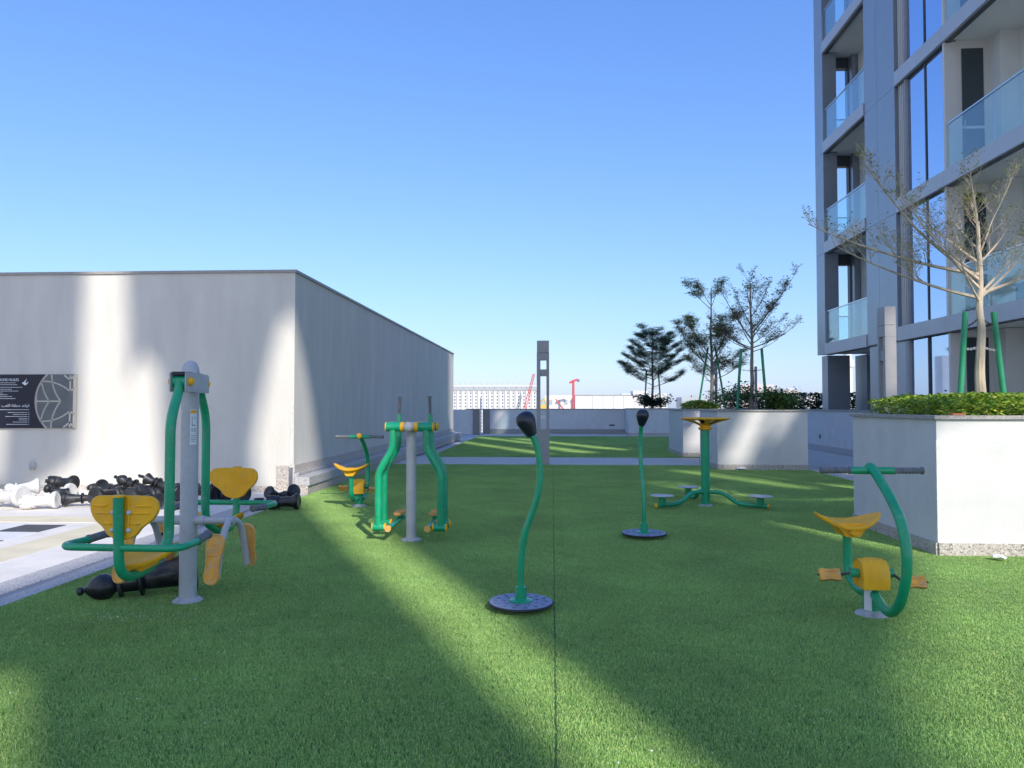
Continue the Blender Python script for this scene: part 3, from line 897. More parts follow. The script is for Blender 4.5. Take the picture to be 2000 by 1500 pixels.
for sg_, dx in ((-1, 0.12), (1, -0.12)):
    Rz = Matrix.Rotation(0 if sg_ < 0 else math.pi, 4, 'Z')
    def T(p): return Rz @ Vector(p)
    def TT(L): return [T(p) for p in L]
    x0 = 0.12
    # bracket at the top of the post
    for px in (x0 - 0.075, x0 + 0.042):
        mb = MB().box(px - 0.004, px + 0.004, -0.375, -0.05 if px < x0 else -0.13, 1.60, 1.74)
        mb.v = [tuple(Rz @ Vector(v)) for v in mb.v]
        mb.build('bracket_plate', 'grey_paint', pc, False)
    mb = MB().box(x0 - 0.07, x0 + 0.037, -0.20, -0.03, 1.615, 1.735); mb.v = [tuple(Rz @ Vector(v)) for v in mb.v]
    mb.build('bracket_web', 'grey_paint', pc, False)
    MB().tube(TT([(x0 - 0.07, -0.32, 1.675), (x0 + 0.037, -0.32, 1.675)]), 0.042, 16).build('pivot_sleeve', 'green', pc)
    mb = MB().box(x0 - 0.062, x0 + 0.03, -0.37, -0.24, 1.72, 1.745, 0.004); mb.v = [tuple(Rz @ Vector(v)) for v in mb.v]
    mb.build('stop_block', 'black_rubber', pc, False)
    for ex, s2 in ((x0 - 0.079, -1), (x0 + 0.046, 1)):
        MB().lathe([(0.030, 0), (0.031, 0.012), (0.024, 0.026), (0.012, 0.030), (0.0001, 0.031)], 16,
                   Matrix.Translation(T((ex, -0.32, 1.675))) @ rot_to(T((s2, 0, 0)))).build('pivot_cap', 'yellow', pc)
    # swing arm
    MB().tube(bend(TT([(x0 - 0.02, -0.33, 1.69), (x0 - 0.015, -0.36, 1.60), (x0, -0.49, 1.40), (x0, -0.49, 0.52), (x0, -0.74, 0.41), (x0, -0.95, 0.41)]), 0.16, 7), 0.034, 18).build('swing_arm', 'green', pc)
    # seat post: from beneath the seat up behind the backrest
    MB().tube(bend(TT([(x0, -0.70, 0.42), (x0, -1.06, 0.40), (x0, -1.08, 0.93)]), 0.17, 8), 0.031, 18).build('back_post', 'green', pc)
    MB().tube(TT([(x0, -1.08, 0.93), (x0, -1.08, 0.942)]), 0.036, 18).build('post_end_cap', 'yellow', pc)
    # handle bar
    zb = 0.615
    MB().tube(bend(TT([(x0 - 0.375, -0.80, zb), (x0 - 0.40, -1.07, zb), (x0 + 0.40, -1.07, zb), (x0 + 0.375, -0.80, zb)]), 0.12, 7), 0.023, 16).build('handle_bar', 'green', pc)
    for s2 in (-1, 1):
        grip('grip', T((x0 + s2 * 0.376, -0.81, zb)), T((x0 + s2 * 0.35, -0.62, zb + 0.012)), 0.024, pc)
    # backrest
    mt = Rz @ Matrix.Translation((x0, -1.015, 0.80)) @ Matrix.Rotation(R(-90), 4, 'X') @ Matrix.Rotation(math.pi, 4, 'Z')
    mt = Rz @ Matrix(((1, 0, 0, x0), (0, 0, 1, -1.015), (0, 1, 0, 0.795), (0, 0, 0, 1)))
    br = shell(HEART, lambda x, y: 0.5 * x * x, 0.032, mt, 6).build('backrest', 'yellow', pc)
    rb = MB()
    for s2 in (-1, 1):
        for (xa, xb, zz) in ((0.10, 0.185, 0.075), (0.075, 0.175, 0.03), (0.06, 0.12, -0.035)):
            pts = [mt @ Vector((s2 * (xa + (xb - xa) * i / 5), zz + 0.012 * s2 * 0, 0.5 * (xa + (xb - xa) * i / 5)**2 - 0.034)) for i in range(6)]
            rb.tube(pts, 0.0065, 6)
        rb.tube([mt @ Vector((s2 * 0.045, 0.13, -0.033)), mt @ Vector((s2 * 0.05, 0.0, -0.034)), mt @ Vector((s2 * 0.045, -0.11, -0.033))], 0.008, 6)
    rb.build('moulded_rib', 'yellow', br)
    for s2 in (-1, 1):
        for zz in (0.035, -0.075):
            MB().ball(mt @ Vector((s2 * 0.052, zz, -0.036)), 0.016, 12).build('bolt_cap', 'bolt_white', br)
    # seat
    mt = Rz @ Matrix.Translation((x0, -0.80, 0.49)) @ Matrix.Rotation(R(4), 4, 'X')
    st_ = shell([(x * 0.95, y * 1.25) for x, y in HEART], lambda x, y: 1.9 * x * x + 0.5 * max(0, -y) * abs(y), 0.03, mt, 6).build('seat', 'yellow', pc)
    MB().box(-0.05, 0.05, -0.10, 0.10, -0.055, -0.026, 0.008).build('seat_bracket', 'yellow', st_).matrix_local = mt

# ------------------------------------------------------------------ air walker / stepper
aw = thing('air_walker', 'green double arm walking trainer on a grey post in front of the side wall', 'exercise machine', (-1.57, 8.18, 0), R(0))
flange(aw, 0.115, 0.035)
MB().tube([(0, 0, 0), (0, 0, 1.24)], 0.057, 24).build('post', 'grey_paint', aw)
MB().tube([(0, -0.16, 1.265), (0, 0.24, 1.265)], 0.05, 20).build('head_beam', 'grey_paint', aw)
MB().ball((0, -0.165, 1.265), 0.057, 20).build('head_cap', 'grey_paint', aw)
for yy in (-0.11, 0.19):
    for sx in (-1, 1):
        MB().tube([(sx * 0.10, yy, 1.265), (sx * 0.255, yy, 1.265)], 0.05, 20).build('pivot_sleeve', 'green', aw)
        MB().tube([(sx * 0.052, yy, 1.265), (sx * 0.098, yy, 1.265)], 0.053, 20).build('pivot_ring', 'yellow', aw)
        MB().lathe([(0.053, 0), (0.053, 0.008), (0.03, 0.018), (0.0001, 0.02)], 18, Matrix.Translation((sx * 0.256, yy, 1.265)) @ rot_to((sx, 0, 0))).build('end_cap', 'yellow', aw)
        top = (sx * 0.185, yy, 1.265)
        r_ = 0.039 if yy < 0 else 0.035
        arm = MB().tube(bend([top, (sx * 0.185, yy, 1.03), (sx * 0.345, yy, 0.76), (sx * 0.345, yy, 0.17)], 0.08, 6), r_, 18).build('swing_arm', 'green', aw)
        if yy > 0:
            MB().tube([(sx * 0.185, yy, 1.27), (sx * 0.178, yy, 1.40)], 0.026, 14).build('handle_tube', 'green', arm)
            a = Vector((sx * 0.178, yy, 1.40)); b = Vector((sx * 0.172, yy, 1.60))
            prof = [(0.016, 0)]
            for i in range(9):
                z = 0.008 + 0.2 * i / 10
                prof += [(0.013, z), (0.020, z + 0.006), (0.020, z + 0.010), (0.013, z + 0.016)]
            prof += [(0.014, 0.188), (0.026, 0.19), (0.026, 0.205), (0.0001, 0.207)]
            MB().lathe(prof, 14, Matrix.Translation(a) @ rot_to(b - a)).build('grip', 'grip', arm)
        MB().tube([(sx * 0.40, yy, 0.165), (sx * 0.275, yy, 0.165)], 0.042, 18).build('lower_sleeve', 'green', aw)
        MB().lathe([(0.045, 0), (0.045, 0.01), (0.028, 0.018), (0.0001, 0.02)], 18, Matrix.Translation((sx * 0.401, yy, 0.165)) @ rot_to((sx, 0, 0))).build('end_cap', 'yellow', aw)
        MB().tube([(sx * 0.274, yy, 0.165), (sx * 0.255, yy, 0.165)], 0.044, 18).build('pivot_ring', 'yellow', aw)
for sx in (-1, 1):
    x = sx * 0.215
    MB().tube([(x, -0.20, 0.165), (x, 0.62, 0.175)], 0.030, 16).build('pedal_bar', 'green', aw)
    MB().lathe([(0.036, 0), (0.036, 0.012), (0.0001, 0.014)], 18, Matrix.Translation((x, -0.20, 0.165)) @ rot_to((0, -1, 0))).build('end_cap', 'orange', aw)
    MB().tube([(x + sx * -0.01, 0.42, 0.18), (x + sx * -0.01, 0.42, 0.235)], 0.04, 14).build('pedal_stem', 'green', aw)
    foot_pad(aw, Matrix.Translation((x - sx * 0.01, 0.40, 0.262)), 'foot_pedal', False)

# ------------------------------------------------------------------ exercise bikes
def bike(loc, rz, label):
    b = thing('exercise_bike', label, 'exercise bike', loc, rz, 'two green and yellow exercise bikes')
    # rusty bolted base
    MB().lathe([(0.118, -0.01), (0.118, 0.008), (0.105, 0.018), (0.085, 0.026), (0.066, 0.042), (0.0001, 0.043)], 22).build('base_flange', 'flange', b)
    MB().tube([(0, 0, 0.02), (0, 0, 0.24)], 0.060, 22).build('base_post', 'green', b)
    mb = MB(); n = 6
    a0, a1 = R(196), R(248)
    pts = [(math.cos(a0 + (a1 - a0) * i / n) * 0.0625, math.sin(a0 + (a1 - a0) * i / n) * 0.0625) for i in range(n + 1)]
    mb.add([(x, y, z) for z in (0.045, 0.235) for x, y in pts], [(i, i + 1, n + 2 + i, n + 1 + i) for i in range(n)])
    mb.build('instruction_label', 'sign_white', b)
    MB().tube([(0.0, -0.03, 0.17), (0, -0.15, 0.115), (0, -0.29, 0.10), (0, -0.43, 0.19), (0, -0.525, 0.38), (0, -0.535, 0.56), (0, -0.46, 0.74), (0, -0.30, 0.89), (0, -0.13, 1.0), (0, -0.03, 1.055)],
              [0.033] * 10, 20, smooth=6).build('front_frame', 'green', b)
    MB().tube(bend([(0, 0.03, 0.15), (0, 0.24, 0.12), (0, 0.42, 0.20), (0, 0.43, 0.56)], 0.14, 7), 0.033, 18).build('seat_tube', 'green', b)
    MB().tube([(-0.15, -0.03, 1.035), (0.15, -0.03, 1.035)], 0.027, 16).build('handle_bar', 'green', b)
    MB().ball((0, -0.0, 1.05), 0.04, 14, (1, 0.5, 1)).build('head_cap', 'yellow' if rz else 'green', b)
    for sx in (-1, 1): grip('grip', (sx * 0.15, -0.03, 1.035), (sx * 0.36, -0.03, 1.035), 0.021, b, 6)
    # domed crank housing
    mb = MB()
    w_ = 0.092
    prof = [(-0.095, 0.20), (-0.10, 0.26), (-0.095, 0.325), (-0.07, 0.375), (-0.03, 0.40), (0.03, 0.40), (0.07, 0.375), (0.095, 0.325), (0.10, 0.26), (0.095, 0.20)]
    prof = prof
    n = len(prof)
    xs = [(-w_ + 0.004, 0.93), (-w_, 0.97), (-w_ + 0.012, 1.0), (-0.045, 1.0), (-0.04, 1.03), (0.04, 1.03), (0.045, 1.0), (w_ - 0.012, 1.0), (w_, 0.97), (w_ - 0.004, 0.93)]
    vs_ = [(x, y * k, 0.20 + (z - 0.20) * k) for x, k in xs for y, z in prof]
    fs_ = [(i * n + j, i * n + j + 1, (i + 1) * n + j + 1, (i + 1) * n + j) for i in range(len(xs) - 1) for j in range(n - 1)]
    fs_ += [tuple(range(n))[::-1], tuple((len(xs) - 1) * n + j for j in range(n))]
    fs_ += [(i * n, (i + 1) * n, (i + 1) * n + n - 1, i * n + n - 1) for i in range(len(xs) - 1)]
    mb.add(vs_, fs_)
    mb.build('crank_housing', 'yellow', b)
    for sx in (-1, 1):
        MB().tube([(sx * 0.093, 0, 0.30), (sx * 0.15, 0, 0.30)], 0.032, 16).build('crank_hub', 'green', b)
        c = MB().tube([(sx * 0.14, 0, 0.30), (sx * 0.155, -sx * 0.05, 0.285), (sx * 0.175, -sx * 0.10, 0.262)], 0.011, 10).build('crank_arm', 'dark_metal', b)
        py, pz = -sx * 0.10, 0.262
        MB().tube([(sx * 0.17, py, pz), (sx * 0.345, py, pz)], 0.008, 8).build('pedal_spindle', 'dark_metal', c)
        outl = smooth_poly([(-0.07, -0.045), (0, -0.038), (0.07, -0.045), (0.075, 0), (0.07, 0.045), (0, 0.038), (-0.07, 0.045), (-0.075, 0)], 3)
        mt = Matrix.Translation((sx * 0.255, py, pz)) @ Matrix.Rotation(R(55), 4, 'X') @ Matrix.Translation((0, 0, 0.018))
        pd = shell(outl, lambda x, y: 0, 0.036, mt, 3).build('pedal', 'orange', b)
        g = MB()
        for yy in (-0.022, 0.022):
            for k in range(3):
                xx = -0.035 + 0.03 * k
                g.prism([(xx, yy - 0.005), (xx + 0.022, yy - 0.005), (xx + 0.022, yy + 0.005), (xx, yy + 0.005)], 0.004, mt)
        g.build('tread', 'orange', pd, False)
    # saddle
    outl = smooth_poly([(-0.235, 0.05), (-0.24, -0.03), (-0.16, -0.11), (-0.05, -0.15), (0.05, -0.15), (0.16, -0.11), (0.24, -0.03), (0.235, 0.05), (0.14, 0.13), (0, 0.16), (-0.14, 0.13)], 4)
    f = lambda x, y: 1.55 * x * x + 0.9 * max(0, y) * max(0, y)
    mt = Matrix.Translation((0, 0.42, 0.585))
    s_ = shell(outl, f, 0.03, mt, 7).build('saddle', 'yellow', b)
    sk = MB()
    under = [(-0.13, 0.56 + 0.045), (-0.05, 0.50), (0.05, 0.50), (0.13, 0.605)]
    sk.prism([(x, z) for x, z in under], 0.20, Matrix(((1, 0, 0, 0), (0, 0, 1, 0.31), (0, 1, 0, 0), (0, 0, 0, 1))))
    sk.build('saddle_bracket', 'yellow', s_, False)
    MB().lathe([(0.036, 0), (0.036, 0.02), (0.03, 0.03), (0.0001, 0.031)], 20, Matrix.Translation((0, 0.31, 0.545)) @ rot_to((0, -1, 0))).build('saddle_cap', 'yellow', s_)
    return b
bike((2.28, 5.47, 0), 0.0, 'larger green exercise bike standing beside the nearest white planter')
bike((-2.87, 10.87, 0), math.pi, 'smaller looking green exercise bike standing close to the stone steps')

# ------------------------------------------------------------------ spinner poles
def spinner(loc, rz, rdisc, label):
    s_ = thing('balance_spinner', label, 'exercise machine', loc, rz, 'green poles on round perforated discs')
    MB().tube([(0, 0, -0.01), (0, 0, 0.05)], 0.05, 18).build('bearing', 'black_rubber', s_)
    holes = [circ(rdisc * 0.075, 12, rdisc * 0.80 * math.cos(a), rdisc * 0.80 * math.sin(a)) for a in [2 * math.pi * i / 14 for i in range(14)]]
    holes += [circ(rdisc * 0.07, 12, rdisc * 0.53 * math.cos(a), rdisc * 0.53 * math.sin(a)) for a in [2 * math.pi * (i + 0.5) / 9 for i in range(9)]]
    d = plate_holes('foot_disc', circ(rdisc, 56), holes, 0.010, 'disc', s_, loc=(0, 0, 0.058))
    MB().tube([(rdisc * math.cos(a), rdisc * math.sin(a), 0.05) for a in [2 * math.pi * i / 48 for i in range(48)]], 0.010, 8, closed=True).build('disc_rim', 'black_rubber', s_)
    MB().lathe([(0.085, 0.064), (0.085, 0.072), (0.06, 0.078), (0.042, 0.082), (0.042, 0.165), (0.034, 0.168)], 28).build('pole_socket', 'green', s_)
    P = [(0, 0, 0.12), (0.0, 0, 0.33), (0.03, 0, 0.56), (0.095, 0, 0.74), (0.135, 0, 0.90), (0.14, 0, 1.06), (0.12, 0, 1.20), (0.075, 0, 1.30)]
    MB().tube(P, 0.0245, 18, smooth=6).build('pole', 'green', s_)
    ax = Vector((-0.42, 0, 1)).normalized()
    prof = [(0.0001, -0.005), (0.036, 0.0), (0.045, 0.02), (0.062, 0.075), (0.073, 0.115), (0.072, 0.145), (0.058, 0.172), (0.032, 0.188), (0.0001, 0.193)]
    MB().lathe(prof, 26, Matrix.Translation((0.085, 0, 1.275)) @ rot_to(ax)).build('knob', 'knob', s_)
    return s_
spinner((-0.235, 5.48, 0), 0.0, 0.232, 'nearest curved green pole with a black knob on a round perforated disc')
spinner((1.035, 8.50, 0), R(98), 0.245, 'farther upright looking green pole with black knob left of the wheel trainer')

# ------------------------------------------------------------------ triple twister with arm wheel
tw_ = thing('waist_twister', 'green post trainer with yellow wheel and three round standing discs', 'exercise machine', (2.28, 11.22, 0), 0)
flange(tw_, 0.105, 0.03)
MB().tube([(0, 0, 0.01), (0, 0, 1.165)], 0.063, 24).build('post', 'green', tw_)
cxz = 0.20
wh = MB().lathe([(0.085, 1.135), (0.10, 1.15), (0.10, 1.165), (0.075, 1.18), (0.066, 1.22), (0.066, 1.235), (0.0001, 1.236)], 28).build('hub', 'yellow', tw_)
whl = MB()
nseg = 72
ring = []
whl.lathe([(0.30, 1.302), (0.345, 1.318), (0.366, 1.312), (0.364, 1.302), (0.33, 1.293), (0.30, 1.286), (0.30, 1.302)], 56)
whl.build('wheel_rim', 'yellow', tw_)
for k in range(6):
    a = math.pi / 6 + k * math.pi / 3
    rt = Matrix.Rotation(a, 4, 'Z')
    mb = MB()
    P = [(0.05, 0.055, 1.20), (0.15, 0.035, 1.245), (0.25, 0.045, 1.278), (0.325, 0.09, 1.300)]
    vs_ = []
    for (r_, hw, z) in P:
        vs_ += [rt @ Vector((r_, -hw, z)), rt @ Vector((r_, hw, z)), rt @ Vector((r_, hw, z - 0.012)), rt @ Vector((r_, -hw, z - 0.012))]
    fs_ = [(0, 3, 2, 1), (12, 13, 14, 15)]
    for i in range(3):
        for j in range(4):
            fs_.append((i * 4 + j, i * 4 + (j + 1) % 4, (i + 1) * 4 + (j + 1) % 4, (i + 1) * 4 + j))
    mb.add(vs_, fs_).build('wheel_spoke', 'yellow', tw_, False)
for a in (R(209), R(331), R(98)):
    d = Vector((math.cos(a), math.sin(a), 0))
    z0 = 0.215
    MB().tube(bend([d * 0.05 + Vector((0, 0, z0)), d * 0.27 + Vector((0, 0, z0)), d * 0.47 + Vector((0, 0, 0.065)), d * 0.90 + Vector((0, 0, 0.060))], 0.10, 6), 0.030, 16).build('arm', 'green', tw_)
    MB().lathe([(0.034, 0), (0.034, 0.015), (0.02, 0.024), (0.0001, 0.025)], 16, Matrix.Translation(d * 0.90 + Vector((0, 0, 0.06))) @ rot_to(d)).build('arm_cap', 'yellow', tw_)
    c = d * 0.80
    MB().tube([c + Vector((0, 0, 0.07)), c + Vector((0, 0, 0.175))], 0.05, 18).build('disc_stem', 'green', tw_)
    MB().lathe([(0.05, 0.172), (0.15, 0.188), (0.168, 0.197), (0.166, 0.204), (0.10, 0.208), (0.0001, 0.208)], 32, Matrix.Translation(c)).build('standing_disc', 'disc_pale', tw_)

# ------------------------------------------------------------------ giant chess pieces
PROF = {
 'pawn': (0.50, [(0.0001, 0), (0.125, 0.0), (0.135, 0.02), (0.13, 0.05), (0.11, 0.065), (0.105, 0.085), (0.085, 0.12), (0.075, 0.18), (0.068, 0.27), (0.06, 0.30), (0.095, 0.315), (0.098, 0.33), (0.06, 0.345), (0.085, 0.37), (0.10, 0.41), (0.095, 0.45), (0.06, 0.485), (0.0001, 0.50)]),
 'rook': (0.52, [(0.0001, 0), (0.14, 0), (0.15, 0.02), (0.145, 0.06), (0.125, 0.075), (0.12, 0.10), (0.10, 0.13), (0.092, 0.20), (0.088, 0.33), (0.095, 0.35), (0.12, 0.36), (0.12, 0.38), (0.10, 0.39), (0.115, 0.42), (0.13, 0.44), (0.13, 0.52), (0.10, 0.52), (0.10, 0.475), (0.0001, 0.47)]),
 'bishop': (0.72, [(0.0001, 0), (0.145, 0), (0.155, 0.02), (0.15, 0.06), (0.125, 0.075), (0.12, 0.10), (0.10, 0.13), (0.09, 0.20), (0.078, 0.31), (0.07, 0.33), (0.115, 0.345), (0.115, 0.36), (0.075, 0.375), (0.066, 0.45), (0.066, 0.465), (0.095, 0.475), (0.095, 0.495), (0.05, 0.505), (0.055, 0.52), (0.088, 0.56), (0.092, 0.60), (0.07, 0.65), (0.03, 0.695), (0.016, 0.70), (0.016, 0.71), (0.03, 0.72), (0.028, 0.745), (0.0001, 0.755)]),
 'king': (0.85, [(0.0001, 0), (0.145, 0), (0.155, 0.02), (0.15, 0.06), (0.125, 0.08), (0.12, 0.11), (0.10, 0.15), (0.088, 0.25), (0.08, 0.40), (0.075, 0.42), (0.12, 0.435), (0.12, 0.45), (0.08, 0.465), (0.07, 0.50), (0.10, 0.51), (0.10, 0.525), (0.065, 0.54), (0.075, 0.60), (0.11, 0.68), (0.115, 0.70), (0.07, 0.715), (0.05, 0.74), (0.0001, 0.75)]),
 'base': (0.16, [(0.0001, 0), (0.125, 0), (0.13, 0.02), (0.125, 0.05), (0.10, 0.06), (0.095, 0.08), (0.06, 0.10), (0.065, 0.12), (0.08, 0.135), (0.07, 0.15), (0.0001, 0.16)]),
}
def chess(kind, col, base, top, label, scale=1.0):
    """lathe-turned piece whose axis runs from base point towards top point"""
    base = Vector(base); d = (Vector(top) - base).normalized()
    h, prof = PROF[kind]
    nm = 'chess_' + ('pawn' if kind in ('pawn', 'base') else kind)
    prof = [(r * scale, z * scale) for r, z in prof]
    P = []
    for (r, z) in prof: P.append((r, z))
    m_ = col + '_plastic'
    t_ = thing(nm, label, 'chess piece', base, 0, 'giant %s chess pieces lying on the terrace' % col)
    mt = rot_to(d)
    b_ = MB().lathe(P, 28, mt).build('body', m_, t_, angle=50)
    MB().lathe([(P[1][0] * 0.78, -0.004), (P[1][0] * 0.86, -0.007), (P[1][0] * 0.9, -0.002)], 28, mt).build('base_ring', m_, t_)
    if kind == 'king':
        mb = MB().box(-0.02, 0.02, -0.02, 0.02, 0.74, 0.87).box(-0.055, 0.055, -0.018, 0.018, 0.79, 0.83)
        mb.v = [tuple(mt @ (Vector(v) * scale)) for v in mb.v]; mb.build('cross', m_, t_, False)
    if kind == 'rook':
        mb = MB()
        for k in range(6):
            a = k * math.pi / 3
            mb.add(*(lambda q: (q.v, q.f))(MB().prism([(0.098 * math.cos(a), 0.098 * math.sin(a)), (0.13 * math.cos(a), 0.13 * math.sin(a)), (0.13 * math.cos(a + .6), 0.13 * math.sin(a + .6)), (0.098 * math.cos(a + .6), 0.098 * math.sin(a + .6))], 0.05, Matrix.Translation((0, 0, 0.518)))))
        mb.v = [tuple(mt @ (Vector(v) * scale)) for v in mb.v]; mb.build('battlement', m_, t_, False)
    return t_
chess('bishop', 'black', (-2.88, 5.86, 0.185), (-3.62, 5.52, 0.075), 'big black chess bishop lying alone on the turf under the pull chair', 1.12)

chess('king', 'white', (-7.72, 10.42, 0.185), (-8.6, 10.62, 0.12), 'largest white chess piece lying at the left edge of the picture')
chess('rook', 'white', (-7.18, 10.40, 0.135), (-7.7, 10.28, 0.10), 'white chess rook lying with its round foot towards the black pieces', 0.82)
chess('pawn', 'white', (-7.85, 10.95, 0.27), (-8.15, 10.75, 0.24), 'white chess pawn resting on top of the left end of the heap', 0.9)
chess('pawn', 'white', (-7.35, 10.98, 0.19), (-7.75, 11.02, 0.13), 'white chess pawn behind the white rook under a black piece', 0.95)
chess('pawn', 'white', (-7.05, 11.35, 0.15), (-7.4, 11.3, 0.10), 'white chess pawn just showing at the foot of the grey wall', 0.85)
chess('rook', 'black', (-7.42, 11.15, 0.30), (-7.85, 11.2, 0.30), 'black chess rook stacked on top of the white pieces', 0.78)
chess('pawn', 'black', (-7.30, 10.80, 0.17), (-7.55, 10.7, 0.26), 'black chess pawn tipped between the two heaps of white pieces', 0.66)
chess('bishop', 'black', (-7.22, 10.60, 0.12), (-6.65, 10.75, 0.13), 'black chess bishop lying next to the white rook foot', 0.72)
chess('pawn', 'black', (-7.0, 11.2, 0.25), (-7.25, 11.35, 0.19), 'black chess pawn showing only its head above the black bishop', 0.8)
chess('rook', 'black', (-6.72, 10.55, 0.165), (-6.55, 11.1, 0.14), 'black chess rook showing its round open foot to the camera', 0.95)
chess('king', 'black', (-6.50, 11.25, 0.19), (-7.10, 11.5, 0.16), 'black chess king lying near the wall behind the rooks', 0.85)
chess('bishop', 'black', (-6.05, 10.90, 0.17), (-6.75, 10.95, 0.46), 'black chess bishop leaning up to the left on the middle of the heap', 0.88)
chess('rook', 'black', (-6.12, 10.42, 0.17), (-5.95, 10.9, 0.16), 'black chess rook with ringed foot towards the camera behind the left seat', 1.0)
chess('king', 'black', (-5.60, 10.85, 0.19), (-6.2, 10.88, 0.43), 'black chess king leaning up to the left just before the grey post', 0.80)
chess('pawn', 'black', (-5.62, 10.35, 0.14), (-5.85, 10.5, 0.13), 'small black chess pawn at the front of the heap left of the grey post', 0.8)
chess('rook', 'black', (-5.78, 11.2, 0.16), (-6.3, 11.3, 0.13), 'black chess rook lying lowest under the leaning king', 0.95)
chess('bishop', 'black', (-5.15, 11.1, 0.17), (-5.75, 11.2, 0.22), 'black chess bishop lying behind the grey post of the pull chair', 0.95)
chess('rook', 'black', (-4.72, 11.2, 0.15), (-5.2, 11.35, 0.13), 'black chess rook lying alone right of the back seat', 0.9)
chess('base', 'black', (-4.28, 10.62, 0.007), (-4.28, 10.62, 1.0), 'short black chess pawn foot standing upright by the kerb', 0.95)
chess('pawn', 'black', (-4.22, 10.95, 0.13), (-3.9, 10.8, 0.16), 'black chess pawn at the back of the small group near the steps', 0.8)
chess('rook', 'black', (-3.62, 10.42, 0.135), (-4.0, 10.4, 0.12), 'black chess rook at the right end of the small group near the steps', 0.78)
chess('pawn', 'black', (-3.78, 10.70, 0.26), (-3.95, 10.85, 0.16), 'black chess pawn lying on top of the small group near the steps', 0.75)
chess('pawn', 'black', (-4.12, 10.55, 0.25), (-4.0, 10.75, 0.15), 'black chess pawn at the left end of the small group near the steps', 0.7)

# scraps on the turf
for (x, y, s_, lab) in ((4.36, 17.40, 0.11, 'crumpled white paper at the foot of the streaked planter'), (4.29, 7.40, 0.07, 'crumpled clear wrapper on the turf by the nearest planter')):
    bm = bmesh.new(); bmesh.ops.create_icosphere(bm, subdivisions=2, radius=s_)
    rn = random.Random(int(x * 100))
    for v in bm.verts: v.co *= rn.uniform(0.6, 1.15); v.co.z *= 0.35
    me = bpy.data.meshes.new('paper_scrap'); bm.to_mesh(me); bm.free(); me.materials.append(M['paper'])
    o = bpy.data.objects.new('paper_scrap', me); COL.objects.link(o); o.location = (x, y, 0.045)
    tag(o, lab, 'litter')
fl = MB(); rn = random.Random(9)
for i in range(95):
    if i < 45: x, y = -2.97 + rn.gauss(0, 0.35), 5.05 + rn.gauss(0, 0.10)
    else: x, y = rn.uniform(-3.9, 4.5), 3.0 + 7 * rn.random()**1.5
    s_ = rn.uniform(0.003, 0.007); a = rn.random() * 6.28
    c, d = math.cos(a) * s_, math.sin(a) * s_
    z = 0.030
    fl.add([(x - c, y - d, z), (x + d, y - c, z + .003), (x + c, y + d, z), (x - d, y + c, z + .003), (x, y, z + 0.006)], [(0, 1, 4), (1, 2, 4), (2, 3, 4), (3, 0, 4)])
tag(fl.build('white_flakes', 'flake', None, False), 'tiny white flakes scattered on the turf', 'debris', kind='stuff')

